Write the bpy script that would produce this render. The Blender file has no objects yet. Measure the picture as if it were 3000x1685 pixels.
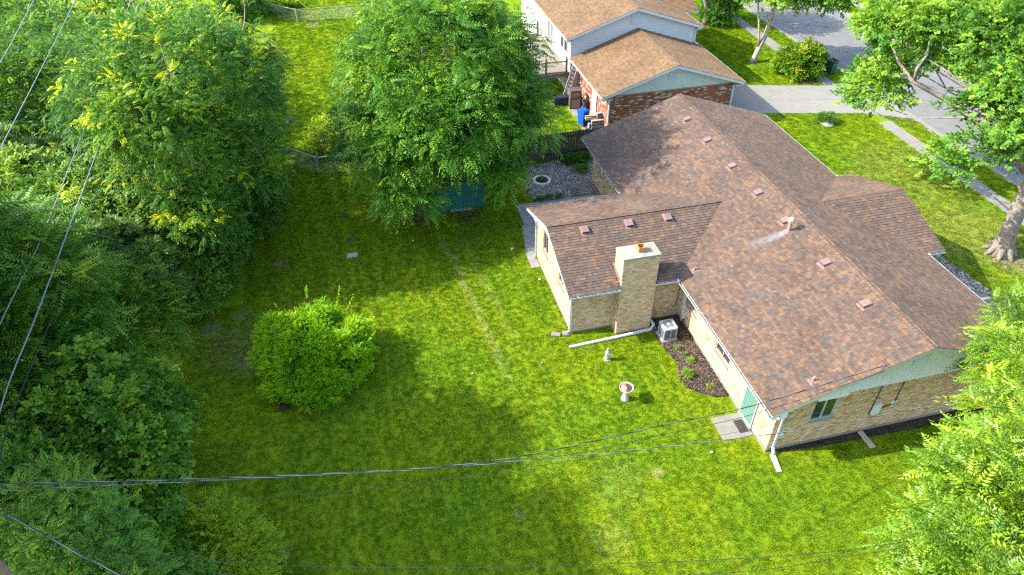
import bpy, bmesh, math, random
import numpy as np
from mathutils import Vector, Matrix

random.seed(7)
scene = bpy.context.scene
COL = scene.collection

# ------------------------------------------------------------------ camera
CAM = Vector((-12.2566, -13.2597, 21.6066))
YAW, PITCH, ROLL = 0.229120, 0.691023, -0.012594
FOCAL_PX = 2047.27
fwd = Vector((math.sin(YAW) * math.cos(PITCH), math.cos(YAW) * math.cos(PITCH), -math.sin(PITCH)))
rgt = Vector((math.cos(YAW), -math.sin(YAW), 0))
upv = rgt.cross(fwd)
r2 = math.cos(ROLL) * rgt + math.sin(ROLL) * upv
u2 = -math.sin(ROLL) * rgt + math.cos(ROLL) * upv
cam_data = bpy.data.cameras.new('camera')
cam_data.sensor_width = 36.0
cam_data.lens = FOCAL_PX * 36.0 / 3000.0
cam_data.clip_start = 0.1
cam_data.clip_end = 2000
cam = bpy.data.objects.new('camera', cam_data)
M4 = Matrix.Identity(4)
for i in range(3):
    M4[i][0] = r2[i]; M4[i][1] = u2[i]; M4[i][2] = -fwd[i]; M4[i][3] = CAM[i]
cam.matrix_world = M4
COL.objects.link(cam)
scene.camera = cam

# ------------------------------------------------------------------ sky, sun, exposure
SUN_DIR = Vector((1.545, -0.30, -1.25)).normalized()      # the way the light travels
SUN_EL = math.asin(-SUN_DIR.z)
world = bpy.data.worlds.new('World')
scene.world = world
world.use_nodes = True
wn = world.node_tree.nodes
wl = world.node_tree.links
bgn = wn['Background']
sky = wn.new('ShaderNodeTexSky')
sky.sky_type = 'NISHITA'
sky.sun_disc = False
sky.sun_elevation = SUN_EL
sky.sun_rotation = math.atan2(-SUN_DIR.x, -SUN_DIR.y)
sky.air_density = 1.0
sky.dust_density = 1.6
wl.new(sky.outputs[0], bgn.inputs[0])
bgn.inputs[1].default_value = 0.15
sun_data = bpy.data.lights.new('sun', 'SUN')
sun_data.energy = 2.5
sun_data.angle = math.radians(0.55)
sun_data.color = (1.0, 0.95, 0.86)
sun = bpy.data.objects.new('sun', sun_data)
sun.rotation_euler = SUN_DIR.to_track_quat('-Z', 'Y').to_euler()
sun.location = (-40, 10, 40)
COL.objects.link(sun)
scene.view_settings.view_transform = 'Standard'
scene.view_settings.look = 'None'
scene.view_settings.gamma = 1.0
scene.view_settings.exposure = 2.25
scene.view_settings.use_curve_mapping = False
try:
    scene.cycles.use_denoising = False
    scene.cycles.pixel_filter_type = 'BLACKMAN_HARRIS'; scene.cycles.filter_width = 1.25
    scene.cycles.max_bounces = 7
    scene.cycles.diffuse_bounces = 3
    scene.cycles.transmission_bounces = 4
    scene.cycles.transparent_max_bounces = 6
    scene.cycles.sample_clamp_indirect = 2.0
    scene.cycles.caustics_reflective = False
    scene.cycles.caustics_refractive = False
except Exception:
    pass

# ------------------------------------------------------------------ materials
MATS = {}
def nodes_of(m):
    m.use_nodes = True
    return m.node_tree.nodes, m.node_tree.links
def mat(name, col, rough=0.8, var=0.0, scale=3.0, metal=0.0, bump=0.0, bscale=60.0, spec=0.3, dirt=None, dscale=1.2, damt=0.5, crack=0.0):
    """plain procedural material: base colour varied by world-space noise, optional stains and bump"""
    if name in MATS: return MATS[name]
    m = bpy.data.materials.new(name); n, l = nodes_of(m)
    p = n['Principled BSDF']
    p.inputs['Roughness'].default_value = rough
    p.inputs['Metallic'].default_value = metal
    p.inputs['Specular IOR Level'].default_value = spec
    geo = n.new('ShaderNodeNewGeometry')
    last = None
    c4 = (*col, 1)
    if var > 0:
        nz = n.new('ShaderNodeTexNoise'); nz.inputs['Scale'].default_value = scale; nz.inputs['Detail'].default_value = 5
        l.new(geo.outputs['Position'], nz.inputs['Vector'])
        mr = n.new('ShaderNodeMapRange'); mr.inputs[1].default_value = 0.25; mr.inputs[2].default_value = 0.75
        mr.inputs[3].default_value = 1 - var; mr.inputs[4].default_value = 1 + var
        l.new(nz.outputs[0], mr.inputs[0])
        mx = n.new('ShaderNodeMix'); mx.data_type = 'RGBA'; mx.blend_type = 'MULTIPLY'
        mx.inputs[0].default_value = 1; mx.inputs[6].default_value = c4
        l.new(mr.outputs[0], mx.inputs[7]); last = mx.outputs[2]
    if dirt is not None:
        nz = n.new('ShaderNodeTexNoise'); nz.inputs['Scale'].default_value = dscale; nz.inputs['Detail'].default_value = 6; nz.inputs['Roughness'].default_value = 0.7
        l.new(geo.outputs['Position'], nz.inputs['Vector'])
        mr = n.new('ShaderNodeMapRange'); mr.inputs[1].default_value = 0.48; mr.inputs[2].default_value = 0.7
        mr.inputs[3].default_value = 0; mr.inputs[4].default_value = damt
        l.new(nz.outputs[0], mr.inputs[0])
        mx = n.new('ShaderNodeMix'); mx.data_type = 'RGBA'
        l.new(mr.outputs[0], mx.inputs[0])
        if last: l.new(last, mx.inputs[6])
        else: mx.inputs[6].default_value = c4
        mx.inputs[7].default_value = (*dirt, 1); last = mx.outputs[2]
    if crack > 0:      # wandering hairline cracks
        wz = n.new('ShaderNodeTexNoise'); wz.inputs['Scale'].default_value = 0.8; wz.inputs['Detail'].default_value = 5; l.new(geo.outputs['Position'], wz.inputs['Vector'])
        ad = n.new('ShaderNodeMixRGB'); ad.blend_type = 'ADD'; ad.inputs[0].default_value = 1.3; l.new(geo.outputs['Position'], ad.inputs[1]); l.new(wz.outputs['Color'], ad.inputs[2])
        vo = n.new('ShaderNodeTexVoronoi'); vo.feature = 'DISTANCE_TO_EDGE'; vo.inputs['Scale'].default_value = crack; l.new(ad.outputs[0], vo.inputs['Vector'])
        mr = n.new('ShaderNodeMapRange'); mr.inputs[1].default_value = 0.004; mr.inputs[2].default_value = 0.014; mr.inputs[3].default_value = 0.7; mr.inputs[4].default_value = 0.0
        l.new(vo.outputs['Distance'], mr.inputs[0])
        mx = n.new('ShaderNodeMix'); mx.data_type = 'RGBA'; l.new(mr.outputs[0], mx.inputs[0])
        if last: l.new(last, mx.inputs[6])
        else: mx.inputs[6].default_value = c4
        mx.inputs[7].default_value = (0.05, 0.047, 0.042, 1); last = mx.outputs[2]
    if last: l.new(last, p.inputs['Base Color'])
    else: p.inputs['Base Color'].default_value = c4
    if bump > 0:
        nz = n.new('ShaderNodeTexNoise'); nz.inputs['Scale'].default_value = bscale; nz.inputs['Detail'].default_value = 4
        l.new(geo.outputs['Position'], nz.inputs['Vector'])
        b = n.new('ShaderNodeBump'); b.inputs['Strength'].default_value = bump; b.inputs['Distance'].default_value = 0.02
        l.new(nz.outputs[0], b.inputs['Height']); l.new(b.outputs[0], p.inputs['Normal'])
    MATS[name] = m
    return m

def ramp(n, stops, interp='LINEAR'):
    r = n.new('ShaderNodeValToRGB'); cr = r.color_ramp; cr.interpolation = interp
    while len(cr.elements) < len(stops): cr.elements.new(0.5)
    for e, (pos, c) in zip(cr.elements, stops):
        e.position = pos; e.color = (*c, 1)
    return r

def leaf_mat(name, stops, trans=0.35, rough=0.5, spec=0.22):
    """leaf: colour from the per-leaf 'tint' attribute, light passing through"""
    m = bpy.data.materials.new(name); n, l = nodes_of(m)
    p = n['Principled BSDF']; out = n['Material Output']
    at = n.new('ShaderNodeAttribute'); at.attribute_name = 'tint'
    r = ramp(n, stops); l.new(at.outputs['Fac'], r.inputs[0])
    l.new(r.outputs[0], p.inputs['Base Color'])
    p.inputs['Roughness'].default_value = rough; p.inputs['Specular IOR Level'].default_value = spec
    t = n.new('ShaderNodeBsdfTranslucent')
    hs = n.new('ShaderNodeHueSaturation'); hs.inputs['Hue'].default_value = 0.485; hs.inputs['Value'].default_value = 1.5
    l.new(r.outputs[0], hs.inputs['Color']); l.new(hs.outputs[0], t.inputs['Color'])
    mx = n.new('ShaderNodeMixShader'); mx.inputs[0].default_value = trans
    l.new(p.outputs[0], mx.inputs[1]); l.new(t.outputs[0], mx.inputs[2]); l.new(mx.outputs[0], out.inputs[0])
    MATS[name] = m
    return m

def lawn_colour(n, l, pos):
    """grass colour by place: fresh and straw patches, mower passes, worn spots (world coordinates)"""
    def noise(scale, det=4, rough=0.6):
        z = n.new('ShaderNodeTexNoise'); z.inputs['Scale'].default_value = scale; z.inputs['Detail'].default_value = det
        z.inputs['Roughness'].default_value = rough; l.new(pos, z.inputs['Vector']); return z.outputs[0]
    def mapr(x, a, b, c=0.0, d=1.0):
        m = n.new('ShaderNodeMapRange'); m.interpolation_type = 'SMOOTHSTEP'; l.new(x, m.inputs[0])
        for i, v in enumerate((a, b, c, d)): m.inputs[i + 1].default_value = v
        return m.outputs[0]
    def mixc(f, a, b):
        m = n.new('ShaderNodeMix'); m.data_type = 'RGBA'
        l.new(f, m.inputs[0]) if not isinstance(f, float) else setattr(m.inputs[0], 'default_value', f)
        for i, v in ((6, a), (7, b)):
            if isinstance(v, tuple): m.inputs[i].default_value = (*v, 1)
            else: l.new(v, m.inputs[i])
        return m.outputs[2]
    def math_(op, a, b=None):
        m = n.new('ShaderNodeMath'); m.operation = op
        for i, v in enumerate((a, b)):
            if v is None: continue
            if isinstance(v, (int, float)): m.inputs[i].default_value = v
            else: l.new(v, m.inputs[i])
        return m.outputs[0]
    sep = n.new('ShaderNodeSeparateXYZ'); l.new(pos, sep.inputs[0])
    X, Y = sep.outputs[0], sep.outputs[1]
    c = mixc(mapr(noise(0.22, 3), 0.35, 0.65), (0.176, 0.241, 0.007), (0.106, 0.203, 0.008))
    c = mixc(mapr(noise(0.9, 5), 0.38, 0.72, 0, 0.30), c, (0.216, 0.261, 0.013))
    c = mixc(mapr(noise(3.7, 4), 0.50, 0.74, 0, 0.12), c, (0.072, 0.158, 0.005))
    c = mixc(mapr(noise(38, 3), 0.50, 0.72, 0, 0.30), c, (0.243, 0.270, 0.027))
    c = mixc(mapr(noise(29, 3), 0.52, 0.72, 0, 0.25), c, (0.063, 0.135, 0.005))
    # long fine mower streaks lying along the yard
    sc_ = n.new('ShaderNodeVectorMath'); sc_.operation = 'MULTIPLY'; l.new(pos, sc_.inputs[0]); sc_.inputs[1].default_value = (4.5, 0.16, 1)
    st_ = n.new('ShaderNodeTexNoise'); st_.inputs['Scale'].default_value = 1.0; st_.inputs['Detail'].default_value = 4; l.new(sc_.outputs[0], st_.inputs['Vector'])
    c = mixc(mapr(st_.outputs[0], 0.52, 0.72, 0, 0.42), c, (0.230, 0.275, 0.020))
    c = mixc(mapr(st_.outputs[0], 0.46, 0.28, 0, 0.40), c, (0.077, 0.167, 0.005))
    # clover and weed spots
    c = mixc(mapr(noise(1.7, 2, 0.4), 0.66, 0.74, 0, 0.35), c, (0.054, 0.149, 0.011))
    # mower passes along the yard, slightly wavering
    wob = math_('MULTIPLY', noise(0.5, 2), 0.5)
    xs = math_('ADD', math_('ADD', X, math_('MULTIPLY', Y, 0.10)), wob)
    band = math_('SINE', math_('MULTIPLY', xs, 2 * math.pi / 1.15))
    c = mixc(mapr(band, -0.3, 0.9, 0, 0.34), c, (0.077, 0.167, 0.009))
    # two pale strips of dried clippings
    for x0, w, y0, y1, amt in ((-8.45, 0.26, 5.5, 19.0, 0.26), (-7.55, 0.20, 8.0, 18.5, 0.12)):
        d = math_('ABSOLUTE', math_('SUBTRACT', xs, x0 + 0.1 * 0.5 * (y0 + y1) + 0.25))
        dy = math_('ABSOLUTE', math_('SUBTRACT', Y, 0.5 * (y0 + y1)))
        f = math_('MULTIPLY', mapr(d, w * 1.2, w * 0.2), mapr(dy, 0.5 * (y1 - y0), 0.32 * (y1 - y0)))
        f = math_('MULTIPLY', f, mapr(noise(5.0, 3), 0.35, 0.6, 0.25, amt * 1.3))
        c = mixc(f, c, (0.297, 0.297, 0.099))
    # worn, dry or bare places
    for x0, y0, r, amt, cc in ((-20.3, 12.6, 0.75, 0.4, (0.270, 0.216, 0.126)), (-18.9, 13.2, 0.6, 0.35, (0.270, 0.216, 0.117)),
            (-18.5, 10.0, 1.0, 0.5, (0.270, 0.207, 0.126)), (-19.2, 11.2, 1.9, 0.42, (0.180, 0.153, 0.063)), (-17.0, 7.2, 0.5, 0.8, (0.090, 0.054, 0.032)),
            (-17.3, 16.9, 0.5, 0.6, (0.225, 0.180, 0.108)), (-6.2, -1.6, 1.0, 0.16, (0.324, 0.306, 0.108)), (-5.2, 0.4, 1.5, 0.10, (0.324, 0.306, 0.108)),
            (-9.0, 0.0, 0.25, 0.35, (0.297, 0.225, 0.135)), (-6.9, -3.1, 0.35, 0.35, (0.297, 0.225, 0.126)), (-3.7, 0.5, 0.3, 0.5, (0.324, 0.252, 0.135)),
            (-17.0, 0.6, 0.4, 0.5, (0.270, 0.216, 0.117)), (-16.3, -0.8, 0.35, 0.5, (0.270, 0.216, 0.117)), (-11.5, -2.6, 0.3, 0.5, (0.270, 0.216, 0.117)),
            (20.6, 30.2, 1.0, 0.75, (0.198, 0.126, 0.063)), (18.5, 8.1, 1.4, 0.7, (0.270, 0.216, 0.135)), (18.3, 43.0, 0.8, 0.7, (0.198, 0.135, 0.072)),
            (18.6, 34.4, 0.5, 0.6, (0.225, 0.180, 0.090)), (-9.6, 19.4, 1.3, 0.75, (0.117, 0.077, 0.041)), (-7.2, 19.0, 1.0, 0.6, (0.144, 0.108, 0.063)),
            (-16.9, 33.5, 0.6, 0.7, (0.270, 0.207, 0.126)), (-14.9, 52.4, 0.7, 0.7, (0.270, 0.225, 0.153)), (18.2, 10.5, 4.5, 0.25, (0.297, 0.270, 0.108)),
            (19.5, 17.0, 5.0, 0.22, (0.297, 0.279, 0.090))):
        dx = math_('SUBTRACT', X, x0); dyy = math_('SUBTRACT', Y, y0)
        d = math_('SQRT', math_('ADD', math_('MULTIPLY', dx, dx), math_('MULTIPLY', dyy, dyy)))
        d = math_('ADD', d, math_('MULTIPLY', math_('SUBTRACT', noise(2.2, 4), 0.5), 1.6 * r))
        c = mixc(mapr(d, r, r * 0.35, 0, amt), c, cc)
    return c

def ground_material():
    m = bpy.data.materials.new('lawn_soil'); n, l = nodes_of(m); p = n['Principled BSDF']
    g = n.new('ShaderNodeNewGeometry')
    c = lawn_colour(n, l, g.outputs['Position'])
    l.new(c, p.inputs['Base Color']); p.inputs['Roughness'].default_value = 1.0; p.inputs['Specular IOR Level'].default_value = 0.0
    nz = n.new('ShaderNodeTexNoise'); nz.inputs['Scale'].default_value = 35; nz.inputs['Detail'].default_value = 6; nz.inputs['Roughness'].default_value = 0.75
    l.new(g.outputs['Position'], nz.inputs['Vector'])
    b = n.new('ShaderNodeBump'); b.inputs['Strength'].default_value = 0.9; b.inputs['Distance'].default_value = 0.05
    l.new(nz.outputs[0], b.inputs['Height']); l.new(b.outputs[0], p.inputs['Normal'])
    MATS['lawn_soil'] = m
    return m
def grass_material():
    m = bpy.data.materials.new('grass_blade'); n, l = nodes_of(m); p = n['Principled BSDF']; out = n['Material Output']
    g = n.new('ShaderNodeNewGeometry')
    c = lawn_colour(n, l, g.outputs['Position'])
    oi = n.new('ShaderNodeObjectInfo')
    mr = n.new('ShaderNodeMapRange'); mr.inputs[3].default_value = 0.72; mr.inputs[4].default_value = 1.38
    l.new(oi.outputs['Random'], mr.inputs[0])
    mx = n.new('ShaderNodeMix'); mx.data_type = 'RGBA'; mx.blend_type = 'MULTIPLY'; mx.inputs[0].default_value = 1
    l.new(c, mx.inputs[6]); l.new(mr.outputs[0], mx.inputs[7])
    l.new(mx.outputs[2], p.inputs['Base Color']); p.inputs['Roughness'].default_value = 0.8; p.inputs['Specular IOR Level'].default_value = 0.0
    t = n.new('ShaderNodeBsdfTranslucent'); l.new(mx.outputs[2], t.inputs['Color'])
    ms = n.new('ShaderNodeMixShader'); ms.inputs[0].default_value = 0.4
    l.new(p.outputs[0], ms.inputs[1]); l.new(t.outputs[0], ms.inputs[2]); l.new(ms.outputs[0], out.inputs[0])
    MATS['grass_blade'] = m
    return m

def shingle_material(name, col, stain=False):
    """asphalt granules: speckle, broad weathering, and (main roof) the pale wash below the flue pipe"""
    m = bpy.data.materials.new(name); n, l = nodes_of(m); p = n['Principled BSDF']
    g = n.new('ShaderNodeNewGeometry'); pos = g.outputs['Position']
    def noise(scale, det=3):
        z = n.new('ShaderNodeTexNoise'); z.inputs['Scale'].default_value = scale; z.inputs['Detail'].default_value = det; l.new(pos, z.inputs['Vector']); return z.outputs[0]
    def mapr(x, a, b, c, d):
        q = n.new('ShaderNodeMapRange'); l.new(x, q.inputs[0])
        for i, v in enumerate((a, b, c, d)): q.inputs[i + 1].default_value = v
        return q.outputs[0]
    def mul(a, b):
        q = n.new('ShaderNodeMath'); q.operation = 'MULTIPLY'; l.new(a, q.inputs[0]); l.new(b, q.inputs[1]); return q.outputs[0]
    f = mul(mapr(noise(140, 2), 0.3, 0.7, 0.62, 1.38), mapr(noise(0.6, 4), 0.3, 0.7, 0.86, 1.14))
    f = mul(f, mapr(noise(6.5, 2), 0.3, 0.7, 0.80, 1.20))
    mx = n.new('ShaderNodeMix'); mx.data_type = 'RGBA'; mx.blend_type = 'MULTIPLY'; mx.inputs[0].default_value = 1
    mx.inputs[6].default_value = (*col, 1); l.new(f, mx.inputs[7]); c = mx.outputs[2]
    if stain:
        s = n.new('ShaderNodeSeparateXYZ'); l.new(pos, s.inputs[0])
        def M(op, a, b):
            q = n.new('ShaderNodeMath'); q.operation = op
            for i, v in enumerate((a, b)):
                if isinstance(v, (int, float)): q.inputs[i].default_value = v
                else: l.new(v, q.inputs[i])
            return q.outputs[0]
        fx = mul(mapr(s.outputs[0], 2.9, 4.7, 0, 1), mapr(s.outputs[0], 4.95, 4.75, 0, 1))
        wd = M('ADD', 0.10, M('MULTIPLY', M('SUBTRACT', 4.9, s.outputs[0]), 0.09))
        dy = M('ABSOLUTE', M('SUBTRACT', s.outputs[1], 7.82), 0)
        fy = mapr(M('DIVIDE', dy, wd), 0.5, 1.5, 1, 0)
        k = mul(mul(fx, fy), mapr(noise(5, 3), 0.3, 0.7, 0.25, 0.7))
        m2 = n.new('ShaderNodeMix'); m2.data_type = 'RGBA'; l.new(k, m2.inputs[0]); l.new(c, m2.inputs[6]); m2.inputs[7].default_value = (0.30, 0.31, 0.34, 1)
        c = m2.outputs[2]
    l.new(c, p.inputs['Base Color']); p.inputs['Roughness'].default_value = 0.88; p.inputs['Specular IOR Level'].default_value = 0.25
    b = n.new('ShaderNodeBump'); b.inputs['Strength'].default_value = 0.35; b.inputs['Distance'].default_value = 0.006
    l.new(noise(160, 2), b.inputs['Height']); l.new(b.outputs[0], p.inputs['Normal'])
    MATS[name] = m
    return m
def glass_mat(name, col, rough=0.06):
    m = bpy.data.materials.new(name); n, l = nodes_of(m); p = n['Principled BSDF']
    p.inputs['Base Color'].default_value = (*col, 1); p.inputs['Roughness'].default_value = rough; p.inputs['Specular IOR Level'].default_value = 0.35
    MATS[name] = m
    return m

# ------------------------------------------------------------------ mesh helpers
class MB:
    def __init__(s): s.v = []; s.f = []; s.m = []
    def add(s, vs, fs, mi=0):
        b = len(s.v); s.v.extend(tuple(v) for v in vs)
        s.f.extend(tuple(b + i for i in f) for f in fs); s.m.extend([mi] * len(fs)); return s
    def box(s, x0, y0, z0, x1, y1, z1, mi=0):
        vs = [(x, y, z) for z in (z0, z1) for y in (y0, y1) for x in (x0, x1)]
        return s.add(vs, [(0, 2, 3, 1), (4, 5, 7, 6), (0, 1, 5, 4), (2, 6, 7, 3), (0, 4, 6, 2), (1, 3, 7, 5)], mi)
    def bar(s, a, b, w, h, mi=0, up=(0, 0, 1)):
        """box beam from a to b, w wide, h high"""
        a = Vector(a); b = Vector(b); d = (b - a).normalized(); up = Vector(up)
        if abs(d.dot(up)) > 0.98: up = Vector((0, 1, 0))
        sd = d.cross(up).normalized(); u = sd.cross(d)
        vs = []
        for p in (a, b):
            for k1, k2 in ((-1, -1), (1, -1), (1, 1), (-1, 1)): vs.append(p + sd * (k1 * w / 2) + u * (k2 * h / 2))
        return s.add(vs, [(3, 2, 1, 0), (4, 5, 6, 7), (0, 1, 5, 4), (1, 2, 6, 5), (2, 3, 7, 6), (3, 0, 4, 7)], mi)
    def prism(s, poly, d, mi=0):
        """closed solid: polygon (3-D points) extruded by vector d"""
        d = Vector(d); n = len(poly); p = [Vector(q) for q in poly]
        vs = p + [q + d for q in p]
        nrm = (p[1] - p[0]).cross(p[2] - p[1])
        fl = nrm.dot(d) > 0
        a = list(range(n)); b = list(range(n, 2 * n))
        fs = [tuple(reversed(a)) if fl else tuple(a), tuple(b) if fl else tuple(reversed(b))]
        for i in range(n):
            j = (i + 1) % n
            fs.append((i, j, n + j, n + i) if fl else (j, i, n + i, n + j))
        return s.add(vs, fs, mi)
    def tube(s, pts, rad, n=8, mi=0, cap=True):
        pts = [Vector(p) for p in pts]
        if not hasattr(rad, '__len__'): rad = [rad] * len(pts)
        vs = []; fs = []
        ref = None
        for i, p in enumerate(pts):
            d = (pts[min(i + 1, len(pts) - 1)] - pts[max(i - 1, 0)])
            d = d.normalized() if d.length > 1e-9 else Vector((0, 0, 1))
            if ref is None: ref = Vector((0, 0, 1)) if abs(d.z) < 0.9 else Vector((1, 0, 0))
            a = d.cross(ref).normalized(); b = d.cross(a); ref = -b if False else ref - d * ref.dot(d)
            if ref.length < 1e-4: ref = Vector((1, 0, 0))
            for k in range(n):
                t = 2 * math.pi * k / n
                vs.append(p + (a * math.cos(t) + b * math.sin(t)) * rad[i])
        for i in range(len(pts) - 1):
            for k in range(n):
                k2 = (k + 1) % n
                fs.append((i * n + k, (i + 1) * n + k, (i + 1) * n + k2, i * n + k2))
        if cap:
            fs.append(tuple(range(n))); fs.append(tuple(reversed(range((len(pts) - 1) * n, len(pts) * n))))
        return s.add(vs, fs, mi)
    def lathe(s, prof, c, n=20, mi=0):
        """profile [(radius, z)] turned about the vertical through c"""
        vs = []; fs = []
        for r, z in prof:
            for k in range(n):
                t = 2 * math.pi * k / n; vs.append((c[0] + r * math.cos(t), c[1] + r * math.sin(t), c[2] + z))
        for i in range(len(prof) - 1):
            for k in range(n):
                k2 = (k + 1) % n; fs.append((i * n + k, i * n + k2, (i + 1) * n + k2, (i + 1) * n + k))
        fs.append(tuple(reversed(range(n)))); fs.append(tuple(range((len(prof) - 1) * n, len(prof) * n)))
        return s.add(vs, fs, mi)

def base_of(o):
    """world position of an unrotated object chain"""
    p = Vector((0, 0, 0))
    while o is not None: p += o.location; o = o.parent
    return p
def build(name, mb, mats, parent=None, smooth=False, kind=None, label=None, cat=None, group=None):
    off = base_of(parent)
    me = bpy.data.meshes.new(name)
    me.from_pydata([(v[0] - off.x, v[1] - off.y, v[2] - off.z) for v in mb.v], [], mb.f)
    if not isinstance(mats, (list, tuple)): mats = [mats]
    for m in mats: me.materials.append(m)
    if any(mb.m): me.polygons.foreach_set('material_index', mb.m)
    if smooth: me.polygons.foreach_set('use_smooth', [True] * len(me.polygons))
    me.update()
    o = bpy.data.objects.new(name, me); COL.objects.link(o)
    if parent is not None: o.parent = parent
    tag(o, label, cat, group, kind)
    return o
def tag(o, label=None, cat=None, group=None, kind=None):
    if label: o['label'] = label
    if cat: o['category'] = cat
    if group: o['group'] = group
    if kind: o['kind'] = kind
    return o
def thing(name, label, cat, loc=(0, 0, 0), group=None):
    o = bpy.data.objects.new(name, None); o.empty_display_size = 0.2
    o.location = loc; COL.objects.link(o)
    return tag(o, label, cat, group)
def np_mesh(name, V, Q, mats, parent=None, tint=None, kind=None, mi=None, smooth=False):
    """big mesh from numpy arrays: V (n,3) world coordinates, Q (m,k) faces"""
    off = base_of(parent)
    me = bpy.data.meshes.new(name)
    V = V - np.array(off)[None]
    k = Q.shape[1]
    me.vertices.add(len(V)); me.vertices.foreach_set('co', V.astype(np.float32).ravel())
    me.loops.add(Q.size); me.loops.foreach_set('vertex_index', Q.astype(np.int32).ravel())
    me.polygons.add(len(Q)); me.polygons.foreach_set('loop_start', np.arange(0, Q.size, k, dtype=np.int32))
    if mi is not None: me.polygons.foreach_set('material_index', mi.astype(np.int32))
    for m in (mats if isinstance(mats, (list, tuple)) else [mats]): me.materials.append(m)
    if tint is not None:
        a = me.attributes.new('tint', 'FLOAT', 'FACE'); a.data.foreach_set('value', tint.astype(np.float32))
    me.update(calc_edges=True)
    if smooth: me.polygons.foreach_set('use_smooth', np.ones(len(Q), bool))
    o = bpy.data.objects.new(name, me); COL.objects.link(o)
    if parent is not None: o.parent = parent
    if kind: o['kind'] = kind
    return o
def cam_px(P):
    """pixels per metre at a point, in the photograph"""
    return FOCAL_PX / max(1.0, (Vector(P) - CAM).dot(fwd))
# ------------------------------------------------------------------ common materials
mat('concrete', (0.188, 0.1775, 0.152), 0.9, 0.14, 2.5, bump=0.2, bscale=40, dirt=(0.14, 0.13, 0.105), dscale=1.1, damt=0.5)
mat('concrete_pale', (0.196, 0.1855, 0.16), 0.9, 0.10, 2.0, bump=0.2, bscale=40, dirt=(0.165, 0.155, 0.13), dscale=0.7, damt=0.55)
mat('concrete_damp', (0.24, 0.235, 0.21), 0.9, 0.18, 3.0, bump=0.2, dirt=(0.12, 0.11, 0.09), dscale=2.5, damt=0.6)
mat('asphalt_old', (0.1424, 0.136, 0.1264), 0.92, 0.10, 1.2, bump=0.25, bscale=90, dirt=(0.112, 0.108, 0.102), dscale=0.5, damt=0.75, crack=0.22)
mat('asphalt_new', (0.045, 0.047, 0.055), 0.85, 0.25, 2.0, bump=0.3, bscale=90)
mat('soil', (0.045, 0.035, 0.027), 1.0, 0.35, 6.0, bump=1.0, bscale=35, dirt=(0.16, 0.115, 0.07), dscale=1.3, damt=0.7)
mat('gravel_bed', (0.17, 0.15, 0.125), 1.0, 0.5, 18.0, bump=1.0, bscale=30, dirt=(0.30, 0.27, 0.23), dscale=7, damt=0.6)
mat('white_trim', (0.4799, 0.4959, 0.5039), 0.45, 0.05, 2.0, dirt=(0.52, 0.52, 0.48), dscale=2.2, damt=0.25)
mat('gutter_white', (0.4639, 0.4959, 0.5119), 0.4, 0.05, 2.0, dirt=(0.45, 0.45, 0.40), dscale=3.0, damt=0.35)
mat('gutter_dirt', (0.17, 0.14, 0.085), 1.0, 0.5, 9.0, bump=0.6)
mat('siding_blue', (0.66, 0.68, 0.84), 0.6, 0.05, 1.5, dirt=(0.45, 0.50, 0.47), dscale=0.8, damt=0.3)
mat('mortar', (0.3967, 0.3209, 0.2178), 0.95, 0.12, 6.0, bump=0.3)
mat('brick_cream', (0.4907, 0.3519, 0.203), 0.9, 0.12, 9.0, bump=0.4, bscale=70)
mat('brick_tan', (0.428, 0.2846, 0.1535), 0.9, 0.12, 9.0, bump=0.4, bscale=70)
mat('brick_pale', (0.5429, 0.414, 0.2574), 0.9, 0.12, 9.0, bump=0.4, bscale=70)
mat('brick_orange', (0.40, 0.17, 0.075), 0.9, 0.20, 9.0, bump=0.4, bscale=70)
mat('brick_red', (0.27, 0.085, 0.045), 0.9, 0.25, 9.0, bump=0.4)
mat('brick_red_dark', (0.17, 0.06, 0.04), 0.9, 0.25, 9.0, bump=0.4)
mat('brick_white', (0.42, 0.36, 0.31), 0.9, 0.25, 9.0, bump=0.4)
mat('mortar_red', (0.30, 0.21, 0.16), 0.95, 0.2, 6.0)
mat('soffit', (0.62, 0.64, 0.62), 0.7)
mat('roof_deck', (0.09, 0.065, 0.055), 0.95)
mat('vent_tan', (0.172, 0.1075, 0.09288), 0.5, 0.08, 4.0, dirt=(0.33, 0.24, 0.2), dscale=6, damt=0.4)
mat('dark_void', (0.015, 0.014, 0.014), 0.9)
mat('copper_pipe', (0.30, 0.16, 0.105), 0.6, 0.25, 9.0, dirt=(0.40, 0.33, 0.26), dscale=9, damt=0.5)
mat('clay_flue', (0.46, 0.17, 0.065), 0.8, 0.15, 9.0)
mat('chimney_cap', (0.2399, 0.2279, 0.184), 0.95, 0.15, 4.0, bump=0.4, dirt=(0.20, 0.19, 0.15), dscale=3, damt=0.7)
mat('flashing', (0.27, 0.135, 0.09), 0.5, 0.2, 6.0)
mat('galv', (0.42, 0.44, 0.46), 0.4, 0.1, 5.0, metal=0.5)
mat('green_frame', (0.30, 0.41, 0.36), 0.5, 0.05)
mat('door_green', (0.085, 0.19, 0.15), 0.35, 0.06)
mat('shutter_blind', (0.17, 0.28, 0.22), 0.3)
mat('tan_trim', (0.30, 0.24, 0.175), 0.7, 0.1)
mat('weathered_wood', (0.34, 0.31, 0.26), 0.9, 0.25, 6.0, bump=0.4, dirt=(0.20, 0.18, 0.15), dscale=5, damt=0.6)
mat('black_plastic', (0.02, 0.022, 0.026), 0.45, 0.2, 4)
mat('ac_grey', (0.34, 0.35, 0.36), 0.45, 0.06)
mat('ac_coil', (0.045, 0.05, 0.05), 0.6, 0.3, 30)
mat('meter_grey', (0.50, 0.55, 0.52), 0.5)
mat('rubber', (0.03, 0.03, 0.03), 0.7)
mat('doormat', (0.075, 0.062, 0.052), 1.0, 0.35, 40)
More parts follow.
